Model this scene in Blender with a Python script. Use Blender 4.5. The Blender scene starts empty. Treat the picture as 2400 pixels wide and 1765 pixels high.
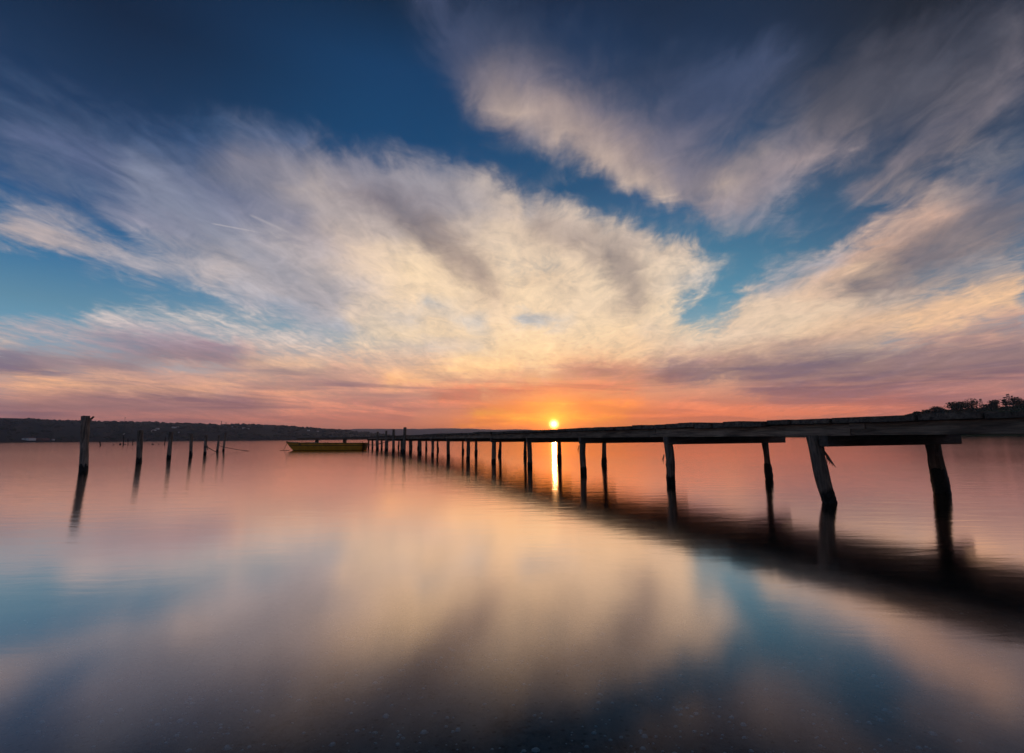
import bpy, math, random
import numpy as np
from mathutils import Vector, Matrix, noise as mnoise

rnd = random.Random(7)
R = math.radians
scene = bpy.context.scene
COL = scene.collection

# ------------------------------------------------------------------ camera
FW, FH, FPX = 2400.0, 1765.0, 1120.0
CAM_H = 0.80
PITCH, ROLL = math.atan(144.2 / FPX), R(-0.44)
cam_rot = Matrix.Rotation(math.pi / 2 + PITCH, 4, 'X') @ Matrix.Rotation(ROLL, 4, 'Z')
cam_data = bpy.data.cameras.new('camera')
cam = bpy.data.objects.new('camera', cam_data)
COL.objects.link(cam)
cam.matrix_world = Matrix.Translation((0, 0, CAM_H)) @ cam_rot
cam_data.sensor_fit = 'HORIZONTAL'
cam_data.sensor_width = 36.0
cam_data.lens = 36.0 * FPX / FW
cam_data.clip_start = 0.05
cam_data.clip_end = 60000
scene.camera = cam
CR = np.array(cam_rot.to_3x3())


def ray(x, y):
    """World direction of a measured photo position (full resolution)."""
    d = CR @ np.array([(x - FW / 2) / FPX, -(y - FH / 2) / FPX, -1.0])
    return d / np.linalg.norm(d)


def on_level(x, y, z=0.0):
    d = ray(x, y)
    t = (z - CAM_H) / d[2]
    return Vector((d[0] * t, d[1] * t, z))


def at_depth(x, y, Y):
    d = ray(x, y)
    t = Y / d[1]
    return Vector((d[0] * t, Y, CAM_H + d[2] * t))


def project(p):
    v = CR.T @ (np.array(p) - np.array([0, 0, CAM_H]))
    return FW / 2 + FPX * v[0] / -v[2], FH / 2 - FPX * v[1] / -v[2]


# ------------------------------------------------------------------ helpers
def srgb(r, g, b):
    f = lambda c: (c / 255 / 12.92) if c / 255 <= 0.04045 else ((c / 255 + 0.055) / 1.055) ** 2.4
    return (f(r), f(g), f(b))


class MB:
    def __init__(self):
        self.v, self.f = [], []

    def add(self, vs, fs):
        o = len(self.v)
        self.v += [tuple(p) for p in vs]
        self.f += [tuple(i + o for i in q) for q in fs]

    def box(self, c, s, rot=None, jit=0.0):
        """Box of size s about c, edges bevelled lightly by rounding the section corners."""
        hx, hy, hz = s[0] / 2, s[1] / 2, s[2] / 2
        b = min(hx, hy, hz) * 0.16
        sec = [(hy - b, hz), (hy, hz - b), (hy, -hz + b), (hy - b, -hz), (-hy + b, -hz), (-hy, -hz + b), (-hy, hz - b), (-hy + b, hz)]
        vs = []
        for x, k in ((-hx, 0.985), (-hx + b, 1.0), (hx - b, 1.0), (hx, 0.985)):
            for y, z in sec:
                p = Vector((x + rnd.uniform(-jit, jit), y * k + rnd.uniform(-jit, jit) * .4, z * k + rnd.uniform(-jit, jit) * .4))
                vs.append((rot @ p if rot else p) + Vector(c))
        fs = []
        for i in range(3):
            for j in range(8):
                a, b2 = i * 8 + j, i * 8 + (j + 1) % 8
                fs.append((a, b2, b2 + 8, a + 8))
        fs.append(tuple(range(8))[::-1])
        fs.append(tuple(range(24, 32)))
        self.add(vs, fs)

    def tube(self, pts, rads, n=8, cap=True):
        pts = [Vector(p) for p in pts]
        if not hasattr(rads, '__len__'):
            rads = [rads] * len(pts)
        rings = []
        up = Vector((0.01, 1, 0.02))
        for i, p in enumerate(pts):
            t = (pts[min(i + 1, len(pts) - 1)] - pts[max(i - 1, 0)]).normalized()
            if abs(t.dot(up.normalized())) > .95:
                up = Vector((1, 0.02, 0.01))
            a = t.cross(up).normalized()
            b = t.cross(a)
            rings.append([p + (a * math.cos(6.28319 * k / n) + b * math.sin(6.28319 * k / n)) * rads[i] for k in range(n)])
        vs = [q for r_ in rings for q in r_]
        fs = [(i * n + k, i * n + (k + 1) % n, (i + 1) * n + (k + 1) % n, (i + 1) * n + k) for i in range(len(pts) - 1) for k in range(n)]
        if cap:
            fs += [tuple(range(n))[::-1], tuple(range((len(pts) - 1) * n, len(pts) * n))]
        self.add(vs, fs)

    def build(self, name, mat, parent=None, smooth=False, loc=None):
        me = bpy.data.meshes.new(name)
        vs = self.v
        if loc is not None:
            vs = [(a - loc[0], b - loc[1], c - loc[2]) for a, b, c in vs]
        me.from_pydata(vs, [], self.f)
        me.validate()
        me.materials.append(mat)
        if smooth:
            me.polygons.foreach_set('use_smooth', [True] * len(me.polygons))
        me.update()
        o = bpy.data.objects.new(name, me)
        COL.objects.link(o)
        if loc is not None:
            o.location = loc
        if parent is not None:
            o.parent = parent
        return o


def thing(name, label, cat, loc=(0, 0, 0), group=None, rz=0.0):
    o = bpy.data.objects.new(name, None)
    o.empty_display_size = 0.2
    COL.objects.link(o)
    o.location = loc
    o.rotation_euler = (0, 0, rz)
    return tag(o, label, cat, group)


def tag(o, label, cat, group=None):
    o['label'] = label
    o['category'] = cat
    if group:
        o['group'] = group
    return o


def structure(o):
    o['kind'] = 'structure'
    return o


# ------------------------------------------------------------------ node helper
class NT:
    def __init__(self, tree):
        self.t, self.n, self.l = tree, tree.nodes, tree.links
        self.n.clear()

    def node(self, kind, **kw):
        nd = self.n.new(kind)
        for k, v in kw.items():
            setattr(nd, k, v)
        return nd

    def put(self, sock, val):
        if isinstance(val, bpy.types.NodeSocket):
            self.l.new(val, sock)
        elif hasattr(val, '__len__') and len(val) == 3 and sock.type == 'RGBA':
            sock.default_value = (*val, 1)
        else:
            sock.default_value = val

    def m(self, op, a, b=0.0, c=0.0, clamp=False):
        nd = self.node('ShaderNodeMath', operation=op, use_clamp=clamp)
        self.put(nd.inputs[0], a)
        self.put(nd.inputs[1], b)
        self.put(nd.inputs[2], c)
        return nd.outputs[0]

    def mix(self, f, a, b, blend='MIX'):
        nd = self.node('ShaderNodeMixRGB', blend_type=blend)
        self.put(nd.inputs[0], f)
        self.put(nd.inputs[1], a)
        self.put(nd.inputs[2], b)
        return nd.outputs[0]

    def noise(self, vec, scale=1, detail=4, rough=.5, dist=0.0, color=False):
        nd = self.node('ShaderNodeTexNoise')
        self.put(nd.inputs['Vector'], vec)
        nd.inputs['Scale'].default_value = scale
        nd.inputs['Detail'].default_value = detail
        nd.inputs['Roughness'].default_value = rough
        nd.inputs['Distortion'].default_value = dist
        return nd.outputs['Color' if color else 'Fac']

    def xyz(self, x, y, z):
        nd = self.node('ShaderNodeCombineXYZ')
        for i, v in enumerate((x, y, z)):
            self.put(nd.inputs[i], v)
        return nd.outputs[0]

    def sep(self, v):
        nd = self.node('ShaderNodeSeparateXYZ')
        self.put(nd.inputs[0], v)
        return nd.outputs

    def ramp(self, f, stops, interp='LINEAR'):
        nd = self.node('ShaderNodeValToRGB')
        cr = nd.color_ramp
        cr.interpolation = interp
        while len(cr.elements) > 1:
            cr.elements.remove(cr.elements[-1])
        for i, (p, c) in enumerate(stops):
            e = cr.elements[0] if i == 0 else cr.elements.new(p)
            e.position = p
            e.color = c if len(c) == 4 else (*c, 1)
        self.put(nd.inputs[0], f)
        return nd.outputs

    def smooth(self, x, lo, hi, a=0.0, b=1.0):
        nd = self.node('ShaderNodeMapRange', interpolation_type='SMOOTHSTEP')
        self.put(nd.inputs[0], x)
        for i, v in enumerate((lo, hi, a, b)):
            self.put(nd.inputs[i + 1], v)
        return nd.outputs[0]

    def lin(self, x, lo, hi, a=0.0, b=1.0):
        nd = self.node('ShaderNodeMapRange')
        self.put(nd.inputs[0], x)
        for i, v in enumerate((lo, hi, a, b)):
            self.put(nd.inputs[i + 1], v)
        return nd.outputs[0]

    def mapping(self, vec, scale=(1, 1, 1), rot=(0, 0, 0)):
        nd = self.node('ShaderNodeMapping')
        self.put(nd.inputs[0], vec)
        nd.inputs['Scale'].default_value = scale
        nd.inputs['Rotation'].default_value = rot
        return nd.outputs[0]


def new_mat(name):
    m = bpy.data.materials.new(name)
    m.use_nodes = True
    return m, NT(m.node_tree)


def principled(nt, col, rough=.7, spec=.3, normal=None, metal=0.0):
    b = nt.node('ShaderNodeBsdfPrincipled')
    nt.put(b.inputs['Base Color'], col)
    nt.put(b.inputs['Roughness'], rough)
    b.inputs['Specular IOR Level'].default_value = spec
    b.inputs['Metallic'].default_value = metal
    if normal is not None:
        nt.put(b.inputs['Normal'], normal)
    o = nt.node('ShaderNodeOutputMaterial')
    nt.l.new(b.outputs[0], o.inputs[0])
    return b


def bump(nt, h, strength=.4, dist=.01):
    b = nt.node('ShaderNodeBump')
    b.inputs['Strength'].default_value = strength
    b.inputs['Distance'].default_value = dist
    nt.put(b.inputs['Height'], h)
    return b.outputs[0]


# ================================================================== SKY
DS = FW / 2246.0          # the cloud notes below were taken on a 2246 px wide view of the photo
SUN_PX = (1215 * DS, 931 * DS)
sun_dir = ray(*SUN_PX)
SUN_AZ = math.atan2(sun_dir[0], sun_dir[1])
SUN_EL = math.asin(sun_dir[2])

# each entry: points, width, colour (None = a hole of clear sky), strength
STROKES = [
    # veils of the upper left
    ([(0, 60), (90, 80), (140, 110)], 60, (44, 58, 90), .6),
    ([(0, 230), (300, 320), (560, 430), (760, 560)], 160, (58, 82, 114), .65),
    ([(0, 330), (200, 420), (400, 500), (600, 600)], 100, (86, 106, 134), .65),
    ([(60, 300), (300, 380), (520, 460)], 60, (98, 112, 145), .6),
    ([(300, 300), (460, 330), (660, 310)], 60, (62, 95, 138), .5),
    ([(430, 270), (600, 280), (680, 300)], 40, (70, 105, 145), .5),
    ([(540, 340), (700, 400), (900, 500)], 90, (138, 134, 142), .7),
    ([(340, 420), (520, 500), (700, 620)], 90, (132, 136, 158), .7),
    ([(140, 400), (250, 440), (340, 470)], 26, (125, 150, 182), .7),
    ([(0, 470), (120, 510), (260, 570), (340, 610)], 70, (172, 168, 172), .85),
    ([(0, 500), (110, 530), (200, 570)], 45, (178, 164, 158), .7),
    ([(250, 480), (330, 470), (420, 490)], 34, (165, 160, 172), .6),
    ([(300, 540), (460, 600), (560, 650)], 70, (175, 172, 175), .8),
    ([(0, 575), (160, 600), (330, 660)], 60, None, .9),
    ([(0, 640), (200, 650), (480, 680)], 70, None, .75),
    ([(60, 430), (170, 470), (330, 540)], 28, None, .6),
    # broad bright mass of the middle
    ([(500, 570), (640, 630), (800, 690), (1000, 740)], 110, (200, 186, 176), .85),
    ([(740, 560), (860, 610), (1000, 680), (1200, 720)], 150, (234, 208, 178), .95),
    ([(700, 420), (860, 520), (1000, 600)], 90, (196, 180, 166), .85),
    ([(760, 385), (900, 430), (1030, 500)], 80, (160, 152, 155), .85),
    ([(880, 380), (980, 420), (1090, 490)], 60, (182, 172, 166), .85),
    ([(1020, 400), (1070, 440), (1110, 480)], 40, (198, 184, 170), .85),
    ([(960, 372), (990, 380)], 26, (160, 160, 165), .7),
    ([(1080, 500), (1250, 540), (1420, 600)], 130, (226, 203, 172), .97),
    ([(1130, 470), (1200, 500), (1280, 520)], 60, (208, 188, 166), .9),
    ([(1185, 430), (1210, 480)], 30, (190, 175, 162), .8),
    ([(1140, 420), (1150, 460)], 22, (140, 150, 165), .5),
    ([(1250, 500), (1400, 530), (1500, 560), (1560, 572)], 46, (205, 186, 164), .95),
    ([(1330, 590), (1460, 610), (1556, 582)], 60, (212, 195, 172), .9),
    ([(1420, 640), (1500, 630), (1550, 605)], 20, (170, 180, 185), .6),
    ([(900, 600), (1150, 650), (1400, 680)], 140, (238, 212, 172), .95),
    ([(1250, 650), (1400, 700), (1500, 730)], 90, (226, 204, 172), .9),
    ([(800, 720), (1100, 750), (1350, 740), (1560, 740)], 80, (240, 212, 168), .9),
    ([(330, 400), (470, 500), (600, 590), (720, 650)], 90, (138, 148, 164), .65),
    ([(560, 430), (660, 500), (720, 550)], 60, (132, 138, 160), .6),
    ([(580, 520), (700, 580), (800, 640)], 50, (190, 182, 178), .5),
    ([(830, 440), (900, 490), (980, 550), (1050, 600)], 62, (112, 106, 112), .85),
    ([(980, 560), (1060, 620), (1090, 650)], 50, (180, 160, 142), .7),
    ([(740, 400), (830, 450)], 30, (135, 125, 130), .5),
    ([(1180, 500), (1290, 540), (1370, 570)], 50, (150, 138, 132), .75),
    ([(1350, 580), (1400, 640), (1370, 660)], 52, (142, 132, 128), .75),
    ([(1150, 600), (1250, 620)], 40, (205, 180, 150), .5),
    ([(940, 672), (1000, 690), (1060, 715)], 24, (160, 178, 188), .6),
    ([(1150, 703), (1250, 712)], 17, (150, 172, 186), .75),
    ([(820, 690), (900, 700)], 14, (190, 190, 188), .5),
    ([(700, 720), (900, 745), (1050, 760)], 26, (176, 184, 188), .5),
    ([(860, 772), (960, 765)], 20, (180, 184, 186), .5),
    ([(500, 640), (640, 680), (760, 720)], 30, (150, 170, 190), .4),
    ([(520, 370), (700, 380), (900, 400), (1060, 460)], 80, (142, 144, 156), .6),
    ([(600, 440), (760, 480), (860, 520)], 60, (160, 156, 160), .5),
    ([(1180, 455), (1300, 500), (1420, 530)], 34, (176, 164, 156), .5),
    # bands of the lower left
    ([(200, 690), (430, 700), (700, 760)], 44, (212, 200, 188), .75),
    ([(0, 720), (200, 735), (400, 745)], 50, (176, 168, 174), .75),
    ([(0, 748), (60, 752)], 14, (215, 195, 180), .7),
    ([(0, 765), (70, 770)], 16, (130, 170, 192), .7),
    ([(240, 745), (420, 765), (560, 790)], 46, (158, 146, 160), .8),
    ([(420, 760), (620, 800), (860, 860)], 50, (166, 142, 150), .8),
    ([(560, 790), (800, 800), (1000, 790)], 50, (228, 192, 160), .8),
    ([(0, 790), (130, 800), (260, 790)], 50, (150, 138, 154), .85),
    ([(0, 825), (90, 822)], 30, (152, 126, 140), .8),
    ([(200, 820), (420, 830), (640, 850)], 34, (215, 172, 152), .8),
    ([(0, 846), (200, 845), (450, 860)], 26, (242, 190, 152), .9),
    ([(240, 812), (330, 830), (440, 838)], 16, (160, 136, 148), .6),
    ([(0, 870), (300, 865), (620, 880)], 24, (214, 165, 145), .8),
    ([(0, 895), (200, 885), (450, 886), (560, 892)], 44, (156, 122, 136), .9),
    ([(560, 870), (800, 850), (1000, 850)], 44, (212, 156, 138), .8),
    ([(720, 800), (880, 830), (980, 840)], 26, (190, 152, 146), .6),
    ([(0, 930), (400, 920), (900, 915)], 34, (200, 132, 124), .75),
    ([(640, 895), (850, 890), (1050, 885)], 30, (205, 142, 130), .7),
    ([(850, 830), (1000, 815), (1120, 812)], 30, (246, 196, 145), .8),
    # over the sun
    ([(960, 868), (1120, 850), (1280, 846), (1400, 850)], 34, (222, 138, 110), .8),
    ([(1000, 790), (1200, 780), (1400, 790)], 46, (246, 212, 160), .8),
    ([(1220, 812), (1330, 800), (1420, 820)], 42, (206, 148, 126), .8),
    ([(1050, 905), (1200, 890), (1400, 892)], 34, (252, 160, 84), .8),
    ([(1000, 935), (1200, 922), (1450, 925)], 26, (255, 168, 66), .85),
    ([(1140, 884), (1210, 881), (1260, 886)], 8, (255, 214, 110), .8),
    ([(1020, 908), (1140, 902), (1180, 898)], 7, (255, 200, 90), .7),
    ([(1120, 922), (1215, 926), (1330, 921)], 7, (255, 216, 90), .85),
    ([(1180, 760), (1205, 800)], 46, (255, 226, 172), .6),
    # upper right
    ([(930, 0), (1000, 70), (1080, 170), (1120, 250)], 110, (72, 84, 112), .85),
    ([(1010, 30), (1030, 110)], 60, (78, 88, 114), .6),
    ([(890, 140), (950, 130)], 22, (64, 92, 130), .5),
    ([(1090, 60), (1300, 130), (1560, 170)], 150, (46, 64, 90), .7),
    ([(1120, 200), (1280, 250), (1440, 320), (1540, 390)], 130, (118, 116, 130), .9),
    ([(1080, 225), (1150, 250), (1230, 300), (1330, 360), (1440, 420)], 70, (192, 172, 156), .95),
    ([(1190, 240), (1300, 300), (1400, 370)], 70, (168, 152, 146), .8),
    ([(1330, 370), (1400, 405), (1460, 428)], 30, (206, 184, 162), .85),
    ([(1370, 410), (1400, 440)], 18, (130, 135, 148), .6),
    ([(1160, 320), (1230, 345)], 30, (120, 128, 146), .6),
    ([(1460, 330), (1530, 400), (1600, 430)], 50, (136, 132, 142), .85),
    ([(1500, 250), (1600, 200), (1700, 150)], 120, (70, 84, 112), .75),
    ([(1560, 420), (1680, 340), (1830, 250), (1980, 150)], 110, (116, 116, 126), .72),
    ([(1560, 412), (1610, 380), (1650, 360)], 32, (196, 176, 158), .85),
    ([(1580, 450), (1720, 390), (1850, 310)], 60, (168, 154, 152), .9),
    ([(1640, 380), (1760, 330)], 24, (112, 110, 130), .5),
    ([(1560, 480), (1650, 460), (1740, 430)], 40, (142, 142, 152), .7),
    ([(1560, 510), (1620, 500), (1700, 490)], 22, (168, 165, 165), .6),
    ([(1700, 520), (1800, 470), (1880, 440)], 30, (104, 126, 154), .6),
    ([(1830, 200), (2000, 110), (2246, 20)], 160, (62, 66, 78), .7),
    ([(1900, 260), (2050, 180), (2200, 90)], 80, (84, 88, 100), .65),
    ([(1890, 420), (2010, 340), (2130, 260), (2246, 160)], 70, (122, 117, 124), .85),
    ([(1930, 440), (2020, 380), (2120, 310), (2200, 230)], 26, (140, 132, 132), .7),
    ([(2050, 210), (2150, 160), (2246, 80)], 40, (116, 112, 118), .7),
    ([(2000, 470), (2100, 400), (2246, 310)], 60, (112, 116, 126), .85),
    ([(1940, 452), (2040, 390), (2130, 350)], 20, (58, 90, 130), .0),
    ([(1880, 500), (1990, 430), (2100, 380)], 40, None, .75),
    ([(1820, 420), (1900, 380), (1950, 360)], 24, None, .5),
    ([(2140, 470), (2246, 400)], 60, (84, 98, 120), .8),
    # sweeping band of the right
    ([(1640, 690), (1800, 640), (1930, 560), (2080, 485)], 100, (205, 176, 154), .97),
    ([(1850, 600), (1960, 535), (2090, 480)], 40, (214, 172, 146), .9),
    ([(1880, 640), (2020, 570), (2180, 500), (2246, 470)], 90, (112, 110, 118), .92),
    ([(1900, 660), (2040, 600), (2140, 560)], 34, (150, 138, 134), .6),
    ([(2160, 470), (2246, 440)], 40, (88, 100, 120), .7),
    ([(1850, 700), (2000, 640), (2130, 600), (2246, 555)], 26, (110, 140, 162), .7),
    ([(1600, 652), (1700, 680), (1840, 690)], 60, (222, 199, 170), .97),
    ([(1650, 620), (1740, 600), (1830, 570)], 26, (168, 170, 176), .75),
    ([(1690, 610), (1760, 625)], 26, (178, 178, 180), .6),
    ([(1780, 640), (1870, 610), (1940, 570)], 30, (228, 194, 158), .8),
    ([(1630, 715), (1800, 720), (1950, 690)], 50, (228, 203, 168), .95),
    ([(1820, 750), (2000, 700), (2246, 620)], 80, (228, 188, 148), .97),
    ([(2000, 740), (2120, 690), (2246, 650)], 34, (240, 198, 150), .7),
    ([(2040, 780), (2246, 705)], 60, (204, 162, 142), .92),
    ([(1640, 760), (1800, 770), (1900, 780)], 60, (230, 196, 160), .92),
    ([(1680, 752), (1790, 738), (1900, 722)], 24, (162, 138, 136), .85),
    ([(1830, 762), (1950, 745), (2000, 738)], 18, (168, 178, 180), .7),
    ([(1620, 716), (1690, 712)], 16, (150, 170, 182), .6),
    ([(1380, 760), (1560, 765), (1680, 790)], 60, (242, 206, 162), .88),
    ([(1420, 725), (1560, 745), (1640, 740)], 34, (226, 204, 176), .8),
    # mauve band over the right horizon
    ([(1460, 812), (1560, 800), (1700, 812), (1900, 812), (2080, 785), (2246, 755)], 60, (146, 126, 138), .92),
    ([(1500, 780), (1600, 795)], 16, (240, 190, 150), .5),
    ([(1640, 850), (1900, 845), (2100, 825), (2246, 800)], 44, (162, 128, 136), .9),
    ([(1940, 832), (2080, 815), (2246, 818)], 14, (205, 152, 142), .7),
    ([(1290, 830), (1380, 818), (1500, 850)], 26, (232, 160, 124), .6),
    ([(1500, 872), (1660, 866), (1760, 862), (1840, 850)], 15, (240, 168, 136), .7),
    ([(1700, 885), (2000, 870), (2246, 845)], 40, (182, 132, 134), .85),
    ([(1450, 880), (1600, 890)], 28, (222, 142, 118), .7),
    ([(1400, 915), (1700, 905), (2000, 895)], 30, (236, 140, 108), .85),
    ([(1900, 905), (2246, 890)], 30, (196, 128, 124), .8),
    ([(0, 800), (200, 802), (330, 786)], 34, (138, 126, 144), .75),
    ([(330, 768), (560, 805), (780, 846)], 26, (150, 130, 140), .7),
    ([(0, 893), (300, 890), (580, 893)], 38, (150, 118, 130), .8),
    ([(1480, 818), (1700, 806), (2000, 800), (2246, 772)], 46, (136, 120, 132), .85),
    ([(1700, 852), (2000, 838), (2246, 818)], 26, (150, 120, 130), .7),
    ([(1290, 810), (1400, 806), (1500, 822)], 24, (176, 132, 124), .6),
    # wisps in the clear gap
    ([(1634, 586), (1680, 570), (1703, 540), (1710, 520)], 11, (196, 196, 196), .85),
    ([(1600, 480), (1680, 500), (1710, 510)], 34, (120, 134, 154), .6),
    ([(1440, 460), (1480, 480)], 14, (120, 140, 160), .4),
    ([(1560, 560), (1590, 640), (1540, 690)], 52, None, .85),
    ([(1480, 680), (1560, 680)], 26, None, .5),
    ([(1300, 420), (1500, 480), (1600, 545)], 44, None, .85),
    ([(1060, 330), (1150, 380), (1290, 430)], 40, None, .7),
]

CLEAR_Y = [0, 150, 300, 420, 560, 660, 740, 830, 900, 960]
CLEAR = {   # clear-sky colour over the compass, at the heights above
    -44: [(17, 38, 66), (24, 52, 86), (28, 62, 104), (30, 82, 134), (60, 120, 164), (98, 146, 174), (116, 168, 196), (205, 175, 170), (176, 138, 146), (205, 134, 126)],
    -14: [(14, 40, 68), (18, 62, 104), (18, 70, 114), (32, 84, 132), (80, 128, 165), (96, 148, 182), (152, 178, 192), (222, 185, 165), (205, 148, 136), (226, 140, 116)],
    6:   [(26, 44, 72), (22, 58, 98), (24, 74, 116), (36, 86, 126), (74, 124, 156), (98, 150, 178), (175, 185, 190), (245, 190, 140), (250, 152, 92), (255, 160, 60)],
    22:  [(26, 44, 70), (30, 54, 86), (38, 74, 112), (48, 92, 134), (70, 126, 158), (90, 150, 178), (152, 180, 190), (225, 175, 150), (234, 140, 112), (242, 138, 95)],
    46:  [(30, 36, 48), (44, 54, 74), (54, 72, 98), (52, 86, 122), (72, 114, 146), (120, 148, 170), (160, 165, 178), (190, 145, 145), (196, 132, 130), (204, 126, 118)],
}


def sky_fields(Wd=562, Hd=250, step=4.0):
    """Cloud colour and cover over the view, one cell per 4 view pixels, 60 cells beyond every side."""
    pad = 40
    gx, gy = np.meshgrid((np.arange(-pad, Wd + pad)) * step, (np.arange(-pad, Hd)) * step)
    A = np.zeros_like(gx)
    K = np.zeros(gx.shape + (3,))
    # faint overall veil so that an empty cell has a believable cloud colour
    base = np.array([srgb(*c) for c in [(70, 84, 112), (112, 118, 138), (190, 176, 164), (236, 208, 170), (214, 160, 142), (226, 140, 112)]])
    yy = np.clip(gy, 0, 960)
    for k in range(3):
        K[..., k] = np.interp(yy, [0, 250, 450, 700, 870, 960], base[:, k])
    A += 0.04
    for pts, w, colr, op in STROKES:
        d2 = np.full(gx.shape, 1e9)
        for (x0, y0), (x1, y1) in zip(pts[:-1], pts[1:]):
            vx, vy = x1 - x0, y1 - y0
            t = np.clip(((gx - x0) * vx + (gy - y0) * vy) / (vx * vx + vy * vy + 1e-6), 0, 1)
            d2 = np.minimum(d2, (gx - x0 - t * vx) ** 2 + (gy - y0 - t * vy) ** 2)
        s = op * np.exp(-(d2 / (w * 0.58) ** 2) ** 0.9)
        if colr is None:
            A *= (1 - s)
            continue
        c = np.array(srgb(*colr))
        rest = A * (1 - s)
        tot = rest + s
        K = (K * (rest + 0.02)[..., None] + c * s[..., None]) / (tot + 0.02)[..., None]
        A = tot
    return A, K, pad, step


def sample(F, pad, step, x, y):
    H, W = F.shape[:2]
    fx = np.clip(x / step + pad, 0, W - 1.001)
    fy = np.clip(y / step + pad, 0, H - 1.001)
    i, j = fx.astype(int), fy.astype(int)
    a, b = fx - i, fy - j
    if F.ndim == 3:
        a, b = a[..., None], b[..., None]
    return F[j, i] * (1 - a) * (1 - b) + F[j, i + 1] * a * (1 - b) + F[j + 1, i] * (1 - a) * b + F[j + 1, i + 1] * a * b


AZ_MAX = 64.0
ROWS = [0, .7, 1.4, 2.2, 3.0, 3.9, 4.9, 6, 7.1, 8.3, 9.6, 11, 12.5, 14, 15.6, 17.3, 19, 20.8, 22.7, 24.6, 26.6, 28.7, 31, 33.5, 36, 39, 42, 46, 51]


def row_group(j, e, A, K, pad, step):
    """One elevation of the cloud chart: two ramps over the compass, blended over what lies below."""
    g = bpy.data.node_groups.new('cloud_row', 'ShaderNodeTree')
    for nm, tp in (('uL', 'NodeSocketFloat'), ('uR', 'NodeSocketFloat'), ('f', 'NodeSocketFloat'), ('cL', 'NodeSocketColor'), ('cR', 'NodeSocketColor'), ('aL', 'NodeSocketFloat'), ('aR', 'NodeSocketFloat')):
        g.interface.new_socket(nm, in_out='INPUT', socket_type=tp)
    for nm, tp in (('cL', 'NodeSocketColor'), ('cR', 'NodeSocketColor'), ('aL', 'NodeSocketFloat'), ('aR', 'NodeSocketFloat')):
        g.interface.new_socket(nm, in_out='OUTPUT', socket_type=tp)
    nt = NT(g)
    gi = nt.node('NodeGroupInput')
    go = nt.node('NodeGroupOutput')
    for k, a0 in enumerate((-AZ_MAX, 0.0)):
        azs = np.radians(a0 + np.linspace(0, AZ_MAX, 32))
        er = R(max(e, .05))
        dirs = np.stack([np.sin(azs) * math.cos(er), np.cos(azs) * math.cos(er), np.full(32, math.sin(er))])
        c = CR.T @ dirs
        px = (FW / 2 + FPX * c[0] / -c[2]) / DS
        py = (FH / 2 - FPX * c[1] / -c[2]) / DS
        al = sample(A, pad, step, px, py)
        kk = sample(K, pad, step, px, py)
        rp = nt.ramp(gi.outputs[k], [(i / 31, (*kk[i], float(al[i]))) for i in range(32)])
        nt.l.new(nt.mix(gi.outputs[2], gi.outputs[3 + k], rp[0]), go.inputs[k])
        nt.l.new(nt.m('MULTIPLY_ADD', nt.m('SUBTRACT', rp[1], gi.outputs[5 + k]), gi.outputs[2], gi.outputs[5 + k]), go.inputs[2 + k])
    return g


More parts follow.
